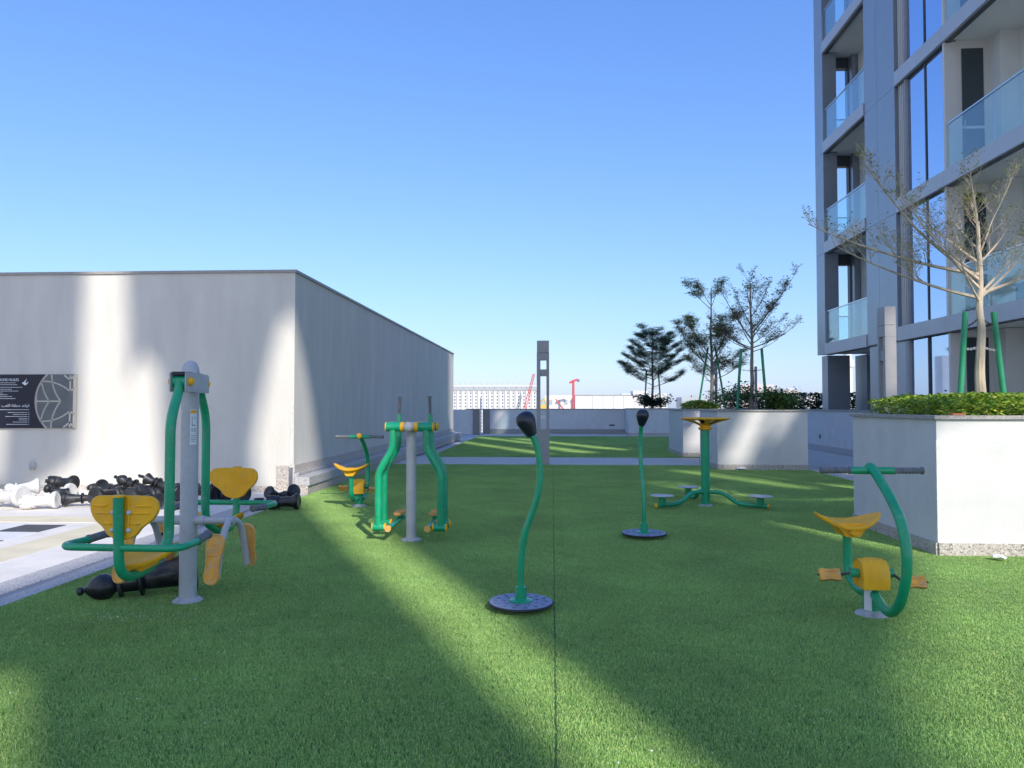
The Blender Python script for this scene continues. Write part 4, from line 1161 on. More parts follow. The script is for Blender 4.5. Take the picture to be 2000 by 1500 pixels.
# ------------------------------------------------------------------ trees
def tree(loc, label, H, fork, limbs, rtrunk, bark, leafm, seed, leafp, twig=1.0, leafsize=0.022, sub=9, top=True, group='young bare branched trees in the planters', flat=0.0):
    rn = random.Random(seed)
    t = thing('terrace_tree', label, 'tree', loc, 0, group)
    tr = MB(); br = MB(); lf = MB()
    pts = [Vector((0, 0, -0.05))]
    n = 9
    for i in range(1, n + 1):
        pts.append(Vector((rn.gauss(0, 0.012) * H / 3, rn.gauss(0, 0.012) * H / 3, H * i / n)))
    rad = [rtrunk * (1 - 0.72 * (i / n)) for i in range(n + 1)]
    rad[0] *= 1.25
    tr.tube(pts, rad, 10, smooth=3)
    def trunk_at(z):
        f = max(0, min(0.999, z / H)) * n
        i = int(f); return pts[i].lerp(pts[i + 1], f - i) if i < n else pts[-1]
    def leaf(p, s=1.0):
        for _ in range(2 if leafsize < 0.05 else 4):
            a = rn.random() * 6.28; b = rn.uniform(-0.6, 0.6) * (1 - flat); L = leafsize * rn.uniform(0.6, 1.3) * s
            d = Vector((math.cos(a), math.sin(a), b)).normalized(); w_ = d.cross(Vector((rn.gauss(0, .4) * (1 - flat * 0.6), rn.gauss(0, .4) * (1 - flat * 0.6), 1))).normalized() * L * 0.4
            sp_ = 0.012 if leafsize < 0.05 else 0.06
            o_ = p + Vector((rn.gauss(0, sp_), rn.gauss(0, sp_), rn.gauss(0, sp_ * 0.3)))
            lf.add([o_, o_ + d * L * 0.5 + w_, o_ + d * L, o_ + d * L * 0.5 - w_], [(0, 1, 2, 3)])
    def twigs(p, d, L, r, depth):
        segs = 3
        q = [p]
        dd = d.copy()
        for i in range(segs):
            dd = (dd + Vector((rn.gauss(0, .16), rn.gauss(0, .16), rn.gauss(0.06, .12) * (1 - flat)))).normalized()
            q.append(q[-1] + dd * L / segs)
        br.tube(q, [r, r * 0.8, r * 0.6, r * 0.35], 3, caps=False)
        if depth > 0:
            for i in range(1, segs + 1):
                for s_ in (-1, 1):
                    if rn.random() < 0.85:
                        side = dd.cross(Vector((0, 0, 1)))
                        side = side.normalized() if side.length > 0.05 else Vector((1, 0, 0))
                        nd = (dd * 0.75 + side * s_ * rn.uniform(0.4, 0.9) + Vector((0, 0, rn.uniform(0.0, 0.55) * (1 - flat * 0.8)))).normalized()
                        twigs(q[i], nd, L * rn.uniform(0.42, 0.62), r * 0.55, depth - 1)
        if rn.random() < leafp or depth == 0 and rn.random() < leafp * 1.6:
            leaf(q[-1]); 
            if rn.random() < 0.6: leaf(q[2])
    for (z0, end) in limbs:
        a = trunk_at(z0); b = Vector(end)
        d = b - a; L = d.length
        mid = a.lerp(b, 0.5) + Vector((0, 0, -0.045 * L)) + Vector((rn.gauss(0, .02), rn.gauss(0, .02), 0)) * L
        P = [a, a.lerp(mid, 0.5) + Vector((0, 0, -0.01 * L)), mid, mid.lerp(b, 0.55) + Vector((0, 0, -0.012 * L)), b]
        r0 = min(rtrunk * 0.42, 0.006 + 0.0095 * L) * (1 if L > 0.5 else 0.8)
        Ps, Rs = catmull([Vector(p) for p in P], [r0, r0 * 0.8, r0 * 0.6, r0 * 0.42, r0 * 0.2], 4)
        (tr if L > 1.0 else br).tube(Ps, Rs, 5, caps=False)
        m = len(Ps)
        for k in range(int(sub * max(0.5, L / 1.2))):
            f = rn.uniform(0.22, 1.0)
            i = min(m - 2, int(f * (m - 1)))
            p = Ps[i].lerp(Ps[i + 1], rn.random())
            dd = (Ps[i + 1] - Ps[i]).normalized()
            side = dd.cross(Vector((0, 0, 1))).normalized() * rn.choice((-1, 1))
            nd = (dd * 0.7 + side * rn.uniform(0.3, 0.9) + Vector((0, 0, rn.uniform(0.1, 0.8) * (1 - flat * 0.8)))).normalized()
            twigs(p, nd, twig * rn.uniform(0.22, 0.40) * (1.15 - 0.5 * f) * (0.6 + 0.4 * min(1, L)), max(0.0022, r0 * 0.24), 2)
    tr.build('trunk', bark, t)
    cr = br.build('crown', bark, t, False)
    if lf.v: lf.build('leaves', leafm, cr, False)
    return t

# bare pale tree in the nearest planter
L1 = [(1.55, (-1.30, -0.1, 2.88)), (1.62, (-1.85, 0.15, 2.26)), (1.45, (-1.0, -0.35, 2.42)), (1.75, (-0.72, 0.3, 2.55)), (1.35, (-1.48, 0.35, 2.05)),
      (1.95, (-0.25, -0.3, 2.75)), (1.40, (0.85, 0.1, 2.35)), (1.35, (0.62, -0.25, 2.12)), (1.75, (0.55, 0.2, 2.45)), (1.85, (0.22, -0.25, 2.62)), (1.9, (-0.35, 0.2, 2.5)), (2.0, (0.1, 0.25, 2.65)),
      (1.40, (1.2, -0.2, 2.0)), (1.3, (-0.6, -0.6, 2.0)), (1.5, (0.3, 0.7, 2.2)), (1.6, (-0.2, 0.7, 2.3)), (2.1, (-0.1, 0.0, 2.5)), (2.05, (-0.15, -0.15, 2.4))]
tree((4.85, 8.65, 1.37), 'pale nearly bare tree with a cut top between two green stakes', 2.22, 1.4, L1, 0.062, 'bark', 'leaf_tree_olive', 3, 0.2, 0.95, 0.022, 9)
L2 = [(1.50, (-0.75, 0, 1.9)), (1.55, (1.05, 0.1, 2.05)), (1.75, (-0.70, 0.2, 3.05)), (1.9, (0.98, -0.2, 3.28)), (1.8, (0.6, 0.4, 2.5)), (1.6, (-0.45, -0.5, 2.3)), (2.1, (-0.3, 0.3, 2.9)),
      (2.3, (0.35, -0.3, 3.05)), (2.4, (0.15, 0.2, 3.2)), (1.55, (0.3, 0.7, 2.1)), (1.5, (-0.9, 0.35, 2.2)), (2.0, (0.72, 0.3, 2.75)), (2.5, (-0.12, -0.1, 3.3)), (1.65, (0.5, -0.6, 2.1)), (1.45, (0.6, -0.2, 1.75)), (1.55, (-0.5, 0.5, 1.95))]
tree((4.90, 18.5, 1.37), 'thin leafed bare tree behind the diagonal streaked planter with tall green stakes', 3.15, 1.5, L2, 0.055, 'bark_dark', 'leaf_tree', 5, 0.22, 1.1, 0.042, 12, flat=0.3)
L3 = [(1.25, (-1.0, 0, 2.55)), (1.45, (-0.55, 0.4, 2.75)), (1.5, (0.75, 0, 2.95)), (1.2, (0.95, 0.3, 1.75)), (1.0, (-0.75, -0.2, 1.55)), (0.9, (0.9, -0.1, 1.45)), (1.6, (-0.75, -0.4, 2.6)), (1.7, (0.45, 0.4, 2.9)),
      (3.1, (-0.62, 0.1, 3.78)), (3.15, (0.25, 0, 3.82)), (3.2, (-0.35, -0.2, 3.8)), (1.35, (0.4, -0.6, 2.4)), (1.8, (0.3, 0.2, 2.7)), (1.1, (-0.35, 0.6, 2.2)), (0.85, (0.45, 0.4, 1.5)), (0.8, (-0.35, 0.4, 1.35))]
tree((4.88, 23.0, 1.37), 'olive leafed tiered tree with a narrow upper tuft between the other two', 3.75, 1.2, L3, 0.055, 'bark_dark', 'leaf_tree_olive', 8, 0.7, 1.15, 0.052, 11, flat=0.75)
rn4 = random.Random(4)
L4 = []
for i in range(26):
    f = i / 25
    a = i * 2.4
    z0 = 1.15 + 2.6 * f
    r_ = (1.75 - 1.0 * f) * rn4.uniform(0.8, 1.1)
    L4.append((z0, (r_ * math.cos(a), r_ * 0.8 * math.sin(a), z0 + r_ * rn4.uniform(0.42, 0.72))))
tree((5.15, 38.4, 1.3), 'dense dark green layered tree on the farthest planter', 4.2, 1.0, L4, 0.07, 'bark_dark', 'leaf_tree_green', 12, 0.75, 1.35, 0.07, 12, flat=0.85)

# stakes with rubber ties
def stakes(cx, cy, z0, pairs, zt, label, r=0.032, ties=()):
    s_ = thing('tree_stakes', label, 'tree stake', (cx, cy, z0), 0, 'green timber stakes holding the trees')
    for (xb, yb, xt, yt) in pairs:
        MB().tube([(xb, yb, -0.02), (xt, yt, zt)], r, 12).build('stake', 'stake', s_)
    for (a, b, z) in ties:
        A = Vector(a); B = Vector(b); n = 9
        for k in range(n):
            c = A.lerp(B, (k + 0.5) / n) - Vector((0, 0, 0.02 * math.sin(math.pi * (k + 0.5) / n)))
            d = (B - A).normalized() * (B - A).length / n * 0.62
            u = Vector((0, 0, 1)) if k % 2 else Vector((-d.y, d.x, 0)).normalized()
            MB().tube([c - d, c - d * 0.3 + u * 0.012, c + d * 0.3 + u * 0.012, c + d, c + d * 0.3 - u * 0.012, c - d * 0.3 - u * 0.012], 0.005, 5, closed=True).build('tie_link', z, s_)
    return s_
stakes(4.85, 8.65, 1.38, [(-0.25, 0, -0.16, 0.0), (0.27, 0, 0.15, 0.0), (0.0, 0.3, 0.0, 0.17)][:2], 1.18, 'two leaning green stakes chained to the pale bare tree', 0.032,
       [((-0.2, -0.0, 0.78), (-0.04, 0, 0.78), 'steel'), ((0.04, 0, 0.78), (0.21, 0, 0.76), 'steel'), ((-0.17, 0, 1.02), (-0.03, 0, 1.10), 'chain'), ((0.03, 0, 1.10), (0.17, 0, 1.04), 'chain')])
stakes(4.90, 18.5, 1.38, [(-0.36, 0, -0.25, 0.0), (0.36, 0, 0.25, 0.0)], 1.52, 'two tall green stakes with a cross tie on the thin leafed tree', 0.034,
       [((-0.28, 0, 1.0), (0.28, 0, 1.0), 'chain')])
stakes(4.88, 23.0, 1.38, [(-0.42, 0, -0.1, 0.0), (0.45, 0.1, 0.12, 0.0)], 1.9, 'green stakes leaning in on the olive leafed tree', 0.03, [((-0.2, 0, 0.9), (0.2, 0, 0.9), 'chain')])
stakes(5.15, 38.4, 1.3, [(-0.42, 0, -0.3, 0.0), (0.42, 0, 0.3, 0.0)], 2.0, 'dark stakes on the farthest dark green tree', 0.04, [((-0.3, 0, 1.1), (0.3, 0, 1.1), 'chain')])

# ------------------------------------------------------------------ shrubs and ground cover
def leaves_cloud(name, label, m, boxf, n, size, seed, kind=None, cat='plant', parent=None):
    rn = random.Random(seed)
    mb = MB()
    vs_ = []; fs_ = []
    for _ in range(n):
        p = boxf(rn)
        if p is None: continue
        p = Vector(p)
        a = rn.random() * 6.283; L = size * rn.uniform(0.6, 1.3)
        d = Vector((math.cos(a), math.sin(a), rn.uniform(-0.3, 0.7))).normalized()
        w_ = d.cross(Vector((rn.gauss(0, .5), rn.gauss(0, .5), 1))).normalized() * L * 0.33
        u = w_.cross(d).normalized() * L * 0.10
        k = len(vs_)
        vs_ += [p, p + d * L * 0.35 + w_ , p + d * L * 0.75 + w_ * 0.8, p + d * L - u, p + d * L * 0.75 - w_ * 0.8, p + d * L * 0.35 - w_, p + d * L * 0.5 - u]
        fs_ += [(k, k + 1, k + 6), (k + 1, k + 2, k + 6), (k + 2, k + 3, k + 6), (k + 3, k + 4, k + 6), (k + 4, k + 5, k + 6), (k + 5, k, k + 6)]
    mb.add(vs_, fs_)
    o = mb.build(name, m, parent, False)
    if label: tag(o, label, cat, kind=kind)
    return o
def p1(rn):
    x = PX0 + 0.02 + (PX1 - PX0) * rn.random(); y = 7.72 + 1.9 * rn.random()
    e = min(1, (x - PX0) / 0.5) * 0.5 + 0.5 if x < PX0 + 0.5 else 1
    e *= min(1, max(0.35, (y - 7.66) / 0.25))
    bumps = 0.5 + 0.5 * math.sin(x * 9 + math.sin(y * 7) * 2) * math.cos(y * 8)
    top = 0.10 + 0.10 * e + 0.055 * bumps * e
    z = 1.38 + top * (1 - rn.random()**2.2)
    if (x - PX0) < 0.13: return None
    return (x, y, z)
leaves_cloud('ground_cover', 'lime and green leafy ground cover filling the nearest planter', 'leaf_lime', p1, 15000, 0.042, 21, 'stuff')
tl = MB().box(-0.07, 0.07, -0.03, 0.03, 0.0, 0.02, 0.003).build('broken_tile', 'terracotta', None, False)
tl.location = (4.08, 7.70, 1.402); tl.rotation_euler = (0, 0, R(8)); tag(tl, 'small terracotta tile lying on the coping of the nearest planter', 'tile')
def p2(rn):
    x = PX0 + 0.1 + 0.95 * rn.random(); y = 21.9 + 1.2 * rn.random()
    return (x, y, 1.36 + (0.12 + 0.16 * math.sin((x - PX0) * 3)) * (1 - rn.random()**2))
leaves_cloud('ground_cover', 'bright low ground cover on the half hidden planter', 'leaf_lime', p2, 3500, 0.06, 22, 'stuff')

def shrub(loc, label, w_, d_, h, n, size, m, seed, sparse=False):
    rn = random.Random(seed)
    t = thing('planter_shrub', label, 'shrub', loc, 0, 'leafy shrubs in the planters')
    st = MB(); tips = []
    ns = max(5, int(w_ * 12))
    for i in range(ns):
        a = rn.random() * 6.28
        b = Vector((rn.uniform(-w_ / 2, w_ / 2) * 0.45, rn.uniform(-d_ / 2, d_ / 2) * 0.45, 0))
        e = Vector((rn.uniform(-w_ / 2, w_ / 2), rn.uniform(-d_ / 2, d_ / 2), h * rn.uniform(0.55, 1.0)))
        m_ = b.lerp(e, 0.5) + Vector((rn.gauss(0, .04), rn.gauss(0, .04), 0))
        st.tube([b, m_, e], [0.008, 0.006, 0.003], 4, smooth=2, caps=False)
        tips.append((b, m_, e))
    st.build('stem', 'bark_dark', t, False)
    def f(rn):
        b, m_, e = rn.choice(tips)
        k = rn.uniform(0.35, 1.0) if sparse else rn.uniform(0.05, 1.0)
        p = b.lerp(e, k)
        s_ = 0.10 if sparse else 0.13
        return p + Vector((rn.gauss(0, s_), rn.gauss(0, s_), rn.gauss(0, 0.06)))
    o = leaves_cloud('foliage', None, m, f, n, size, seed + 1, parent=t)
    return t
shrub((5.55, 18.3, 1.37), 'dense rounded green shrub right of the thin leafed tree stakes', 1.0, 1.0, 0.52, 3000, 0.07, 'leaf_shrub', 31)
shrub((4.95, 18.7, 1.37), 'leggy shrub with bare stems at the foot of the thin leafed tree', 0.7, 0.7, 0.68, 420, 0.075, 'leaf_shrub', 33, True)
shrub((4.45, 19.2, 1.37), 'sparse shrub left of the tall green stakes', 0.8, 0.5, 0.62, 330, 0.07, 'leaf_shrub', 35, True)
shrub((5.35, 23.6, 1.37), 'straggly shrub behind the streaked planter', 1.0, 0.8, 0.75, 420, 0.08, 'leaf_shrub', 37, True)
shrub((5.15, 38.3, 1.3), 'dark shrub spreading under the farthest tree', 2.1, 1.0, 0.85, 1500, 0.13, 'leaf_dark', 39, True)
def hd(rn): return (rn.uniform(7.4, 16.5), rn.uniform(31.6, 32.4), rn.uniform(1.25, 2.02))
hedge = thing('clipped_hedge', 'long dark clipped hedge on the wall beside the tower', 'hedge', (0, 0, 0))
leaves_cloud('foliage', None, 'leaf_dark', hd, 5200, 0.15, 41, parent=hedge)
hs_ = MB()
for i in range(60):
    x = 7.4 + i * 0.155
    hs_.tube([(x, 32, 1.2), (x + 0.05, 32.0, 1.95)], 0.012, 4, caps=False)
hs_.build('stem', 'bark_dark', hedge, False)
hp = thing('hedge_planter', 'low grey planter wall carrying the clipped hedge', 'planter', (0, 0, 0))
MB().box(7.2, 17, 31.3, 32.7, -0.05, 1.28).build('planter_wall', 'plaster_white', hp, False)

# ------------------------------------------------------------------ apartment tower on the right
tower = thing('apartment_tower', 'modern blue grey clad apartment tower with glass balconies on the right', 'building', (0, 0, 0))
FX = 9.0
SH_ = 3.35; Z1 = 3.20
NF = 6
YN = 12.0      # near end of the wing
def part(name, m, x0, x1, y0, y1, z0, z1, parent=tower, bev=0.0, sm=False):
    return MB().box(x0, x1, y0, y1, z0, z1, bev).build(name, m, parent, sm)
for k in range(NF):
    zb = Z1 + SH_ * k               # underside of slab k
    zn = zb + SH_                   # underside of next slab
    zf = zb + 0.30                  # finished floor
    part('floor_slab', 'soffit', FX + 0.05, 17, YN, 25.50, zb + 0.03, zf)
    # fascia in panels
    ys = [YN, 14.0, 17.35, 21.64, 24.86]
    for a, b in zip(ys[:-1], ys[1:]):
        if abs(a - 17.35) < 0.01:
            part('fascia_panel', 'fascia', FX - 0.03, FX + 0.048, a + 0.004, 19.70, zb - 0.02, zb + 0.34)
            continue
        part('fascia_panel', 'fascia', FX - 0.03, FX + 0.048, a + 0.004, b - 0.004, zb - 0.02, zb + 0.34)
    part('shadow_trim', 'dark_metal', FX + 0.05, FX + 0.16, YN, 24.86, zb - 0.04, zb + 0.028)
    # corner column cladding
    part('corner_panel', 'cladding', FX, FX + 0.45, 24.88, 25.62, zb + 0.004, zn - 0.004)
    # solid panel bay, two sheets
    part('wall_panel', 'cladding', FX, FX + 1.5, 20.81, 21.62, zb + 0.004, zn - 0.004)
    part('wall_panel', 'cladding', FX, FX + 1.5, 19.76, 20.80, zb + 0.004, zn - 0.004)
    # narrow reveal with vertical fins
    part('reveal_back', 'beige_metal', FX + 0.14, FX + 1.5, 19.30, 19.755, zb + 0.34, zn - 0.02)
    for yy in (19.42, 19.52, 19.62):
        part('fin', 'beige_metal', FX + 0.06, FX + 0.139, yy, yy + 0.03, zb + 0.34, zn - 0.05)
    part('window_jamb', 'lamp_grey', FX + 0.03, FX + 0.30, 19.24, 19.298, zb + 0.34, zn - 0.04)
    wn = part('window', 'dark_metal', FX + 0.13, FX + 0.30, 17.42, 19.238, zb + 0.30, zn - 0.04)
    part('pane', 'window_glass', FX + 0.10, FX + 0.128, 18.36, 19.235, zb + 0.345, zn - 0.05, wn)
    part('pane', 'window_glass', FX + 0.10, FX + 0.128, 17.45, 18.32, zb + 0.345, zn - 0.05, wn)
    part('mullion', 'dark_metal', FX + 0.075, FX + 0.127, 18.322, 18.358, zb + 0.345, zn - 0.04, wn)
    part('corner_jamb', 'beige_metal', FX + 0.03, FX + 0.30, 17.34, 17.418, zb + 0.34, zn - 0.02)
    # interior masses
    part('inner_wall', 'inner_wall', FX + 0.302, 17, 17.42, 19.75, zf, zn + 0.03)
    part('inner_wall', 'inner_wall', FX + 1.5, 17, 19.76, 21.62, zf, zn + 0.03)
    part('inner_wall', 'inner_wall', FX + 1.22, 17, 21.622, 25.0, zf, zn + 0.03)
    part('end_wall', 'cladding', FX + 1.03, 17, 25.05, 25.55, zf, zn + 0.029)
    part('end_lintel', 'dark_metal', FX + 0.451, FX + 1.029, 25.3, 25.52, zn - 0.33, zn + 0.028)
    part('end_frame', 'dark_metal', FX + 0.99, FX + 1.029, 25.3, 25.52, zf, zn - 0.332)
    bd = part('balcony_door', 'dark_glass', FX + 1.18, FX + 1.219, 22.3, 24.4, zf + 0.002, zn - 0.5)
    # loggia on the near side: return wall with a door, back wall with a pier
    dr = part('balcony_door', 'beige_metal', FX + 0.302, FX + 1.02, 17.36, 17.419, zf, zn + 0.028)
    part('door_glass', 'dark_glass', FX + 0.42, FX + 0.90, 17.335, 17.358, zf + 0.12, zn - 0.18, dr)
    part('door_rail', 'beige_metal', FX + 0.42, FX + 0.90, 17.325, 17.334, zf + 1.0, zf + 1.06, dr)
    part('handle', 'steel', FX + 0.44, FX + 0.46, 17.29, 17.324, zf + 1.02, zf + 1.18, dr)
    part('pier', 'inner_wall', FX + 1.021, FX + 1.45, 16.9, 17.419, zf, zn + 0.027)
    part('back_wall', 'inner_wall', FX + 1.451, 17, YN, 17.41, zf, zn + 0.026)
    w2 = part('loggia_window', 'dark_metal', FX + 1.42, FX + 1.45, 13.2, 15.45, zf + 0.02, zf + 2.35)
    part('pane', 'window_glass', FX + 1.40, FX + 1.419, 14.36, 15.38, zf + 0.10, zf + 2.28, w2)
    part('pane', 'window_glass', FX + 1.40, FX + 1.419, 13.27, 14.30, zf + 0.10, zf + 2.28, w2)
    # downlight
    MB().lathe([(0.11, 0), (0.11, -0.05), (0.07, -0.07), (0.0001, -0.07)], 20, Matrix.Translation((FX + 0.75, 15.4, zn + 0.03))).build('ceiling_lamp', 'lamp_grey', tower)
    # glass railings
    for (a, b) in ((21.66, 24.84), (YN, 17.30)):
        gl = part('glass_railing', 'rail_glass', FX + 0.06, FX + 0.075, a, b, zf + 0.05, zf + 1.09)
        part('top_rail', 'steel', FX + 0.045, FX + 0.09, a, b, zf + 1.092, zf + 1.125, gl)
        n = 2 if b < 20 else 1
        for i in range(n):
            yy = b - 1.75 * (i + 1)
            part('glass_joint', 'steel', FX + 0.078, FX + 0.088, yy, yy + 0.012, zf + 0.05, zf + 1.09, gl)
    gl2 = part('side_railing', 'rail_glass', FX + 0.455, FX + 0.985, 25.40, 25.412, zf + 0.0, zf + 1.0)
    part('top_rail', 'dark_metal', FX + 0.455, FX + 0.985, 25.38, 25.43, zf + 0.98, zf + 1.01, gl2)
# ground storey
part('corner_column', 'cladding', FX + 0.10, FX + 0.82, 24.98, 25.5, -0.05, Z1 - 0.045)
part('column', 'cladding', FX + 1.12, FX + 1.9, 24.4, 25.3, -0.05, Z1 - 0.045)
part('ground_panel', 'cladding', FX + 0.06, FX + 1.5, 19.42, 21.62, -0.05, Z1 - 0.045)
part('window_jamb', 'lamp_grey', FX + 0.04, FX + 0.30, 19.25, 19.415, -0.05, Z1 - 0.045)
wn = part('window', 'dark_metal', FX + 0.13, FX + 0.30, 17.42, 19.248, -0.05, Z1 - 0.045)
part('pane', 'window_glass', FX + 0.10, FX + 0.128, 18.36, 19.24, 0.02, Z1 - 0.06, wn)
part('pane', 'window_glass', FX + 0.10, FX + 0.128, 17.45, 18.32, 0.02, Z1 - 0.06, wn)
part('mullion', 'dark_metal', FX + 0.06, FX + 0.127, 18.322, 18.358, 0.02, Z1 - 0.05, wn)
part('inner_wall', 'inner_wall', FX + 0.302, 17, 17.42, 19.41, -0.05, Z1 + 0.02)
part('inner_wall', 'inner_wall', FX + 1.95, 17, 19.42, 24.0, -0.05, Z1 + 0.02)
part('corner_jamb', 'beige_metal', FX + 0.06, FX + 0.30, 17.34, 17.418, -0.05, Z1 - 0.045)
dr = part('terrace_door', 'beige_metal', FX + 0.302, FX + 1.02, 17.36, 17.419, 0, Z1 + 0.02)
part('door_glass', 'dark_glass', FX + 0.42, FX + 0.90, 17.335, 17.358, 0.12, Z1 - 0.15, dr)
part('pier', 'inner_wall', FX + 1.021, FX + 1.45, 16.9, 17.419, 0, Z1 + 0.02)
part('back_wall', 'inner_wall', FX + 1.451, 17, YN, 17.41, 0, Z1 + 0.02)
pot = thing('balcony_box', 'blue grey storage box on the lowest balcony behind the bare tree', 'box', (FX + 0.75, 15.3, Z1 + 0.302))
MB().box(-0.22, 0.22, -0.42, 0.42, 0, 0.44, 0.01).build('box_body', 'bin_blue', pot, False)
MB().box(-0.25, 0.25, -0.45, 0.45, 0.441, 0.50, 0.01).build('lid', 'bin_blue', pot, False)

# ------------------------------------------------------------------ unseen screen added behind the camera, its slots shaped to throw bars of sun
AZ = -SUN.x / -SUN.y   # lateral shift per metre of depth = -0.47
YG = -24.0
OX, OZ = 0.47 * (-YG - 40), 0.685 * (-YG - 40)
def q(x0, x1, z0, z1, x2=None, x3=None):
    """slot: x0..x1 at z0, x2..x3 at z1"""
    if x2 is None: x2, x3 = x0, x1
    return [(x0, z0), (x1, z0), (x3, z1), (x2, z1)]
E = 0.09   # widening that offsets the screen's own thickness
slots = [
    [(20.40, 26), (20.88, 26), (20.95, 35), (20.98, 36.8), (20.92, 37.5), (20.68, 38.4), (20.42, 38.9), (20.22, 39.2), (20.0, 39.1), (19.8, 38.3), (19.5, 36.8), (19.6, 36.0), (20.2, 35.3)],
    [(16.8, 26), (17.7, 26), (18.05, 29.4), (17.75, 30.15), (16.9, 30.15)],
    [(15.3, 31.3), (17.0, 31.2), (18.5, 33.3), (18.3, 35.7), (17.95, 36.3), (17.85, 38.2), (17.5, 38.6), (17.32, 38.0), (17.2, 40.9), (16.45, 40.9), (16.35, 36.6), (15.2, 35.8), (14.9, 33)],
    [(14.2, 36.1), (15.0, 36.1), (15.1, 37.6), (14.5, 37.6)],
    [(21.3, 27), (21.6, 29.3), (22.6, 30.2), (23.6, 30.9), (24.9, 31.85), (25.9, 32.6), (26.1, 34.0), (26.8, 34.25), (27.0, 35.75), (29.5, 35.75), (31, 35.3), (31, 30), (28, 27)],
    q(27.4, 28.05, 35.5, 37.4),
    q(29.55, 30.0, 36.7, 39.25),
    q(30.2, 30.6, 37.6, 39.25),
    q(30.35, 30.9, 35.9, 37.3),
    q(30.9, 31.45, 39.4, 41.1, 31.75, 32.2),
    q(32.0, 32.15, 40.1, 41.2, 32.5, 32.85),
    q(32.7, 33.9, 42.4, 44.0, 33.5, 34.4),
    q(29.0, 29.6, 43.0, 48.6),
    q(30.5, 31.3, 43.4, 46.2, 30.8, 31.5),
    q(31.4, 32.0, 46.8, 51.5),
    q(32.4, 33.3, 44.4, 50.5, 32.6, 33.2),
    q(34.0, 34.7, 44.6, 48.4),
    q(35.2, 36.2, 46.5, 52.5, 35.6, 36.4),
    q(34.2, 35.0, 53.6, 56.4, 34.6, 35.1),
    q(35.5, 36.2, 53.6, 56.4),
    q(37.4, 38.2, 53.8, 56.0, 38.0, 38.3),
    q(39.2, 39.9, 53.8, 55.6),
    q(29.3, 30.3, 50.0, 53.9),
    q(33.0, 34.6, 38.5, 39.1), q(34.2, 36.0, 39.6, 40.2), q(35.0, 37.4, 40.8, 41.3), q(32.6, 34.0, 37.3, 37.9),
]
back = thing('sun_slot_screen', 'pale slotted screen added behind the camera to shape the sun into bars', 'building', (0, YG, 0))
slots += [[(a, 13.5), (a + 5.2, 13.5), (a + 5.2, 24), (a, 24)] for a in (14, 20, 26, 32, 38)]  # lower openings put sun on the floor behind the camera for bounce
slots = [[(x + OX, z + OZ) for x, z in s_] for s_ in slots]
outline = [(11.5, -5), (50, -5), (50, 58), (28, 58), (28, 53), (24, 53), (24, 48), (20, 48), (20, 43), (11.5, 43)]
plate_holes('slotted_screen', [(x + OX, z + OZ) for x, z in outline], slots, 0.20, 'city_white', back, rot=(R(90), 0, 0))
for xx, ht in ((11.5 + OX, 43 + OZ), (49.2 + OX, 58 + OZ)):
    MB().box(xx, xx + 0.8, -8, -0.11, -15, ht).build('screen_side', 'city_white', back, False)
nb = thing('fill_bounce_block', 'tall white block added outside the frame on the left to bounce sunlight', 'building', (-22, -8, 0))  # unseen block added left of frame; its sunlit face brightens the terrace
MB().box(-10, 0, -16, 14, -15, 55).build('wall', 'city_white', nb, False)
MB().box(-10.2, 0.2, -16.2, 14.2, 55.01, 55.9).build('roof_parapet', 'city_white', nb, False)
for k in range(14):
    for j_ in range(7):
        MB().box(0.001, 0.03, -14.5 + j_ * 4, -13 + j_ * 4, 1 + k * 3.6, 2.8 + k * 3.6).build('window', 'dark_glass', nb, False)

# ------------------------------------------------------------------ city beyond the terrace
def far_building(name, label, x0, x1, y, d, z1, m, cat='building', grp=None):
    t = thing(name, label, cat, ((x0 + x1) / 2, y, -15), 0, grp)
    W_ = (x1 - x0) / 2
    MB().box(-W_, W_, 0, d, 0, z1 + 15).build('wall', m, t, False)
    return t, W_
# large white hall wrapped in columns
hall = thing('white_hall', 'long white hall under construction with rows of dark openings', 'building', (-31, 400, -15))
MB().box(-26, 22.2, 0.9, 60, 0, 24.6).build('wall', 'city_white', hall, False)
MB().box(-26.5, 22.7, 0.2, 60, 24.61, 27.4).build('roof_band', 'city_white', hall, False)
mo = MB().box(-0.55, 0.55, 0.55, 0.89, -0.7, 0.7).mesh('opening', 'city_dark', False)
mf = MB().box(-0.28, 0.28, 0, 0.89, 0, 24.5).mesh('column', 'city_white', False)
mp = MB().box(-1.5, 1.5, -0.05, 0.19, 24.9, 26.9).mesh('roof_panel', 'city_grey', False)
mpin = MB().box(-0.15, 0.15, 1, 1.3, 27.4, 28.9).mesh('roof_post', 'city_grey', False)
holes_mb = MB()
for i in range(17):
    x = -25 + i * 2.9
    for me, nm, z in ((mf, 'column', 0),):
        o = bpy.data.objects.new(nm, me); COL.objects.link(o); o.parent = hall; o.location = (x + 1.45, 0, z)
    o = bpy.data.objects.new('roof_panel', mp); COL.objects.link(o); o.parent = hall; o.location = (x + (0.0 if i % 2 else 0.15), 0, 0)
    o = bpy.data.objects.new('roof_post', mpin); COL.objects.link(o); o.parent = hall; o.location = (x, 0, 0)
    for j in range(13):
        holes_mb.box(x - 0.38, x + 0.38, 0.6, 0.899, 1.2 + j * 1.8, 2.1 + j * 1.8)
hm = holes_mb.build('openings', 'city_dark', hall, False); hm['kind'] = 'stuff'

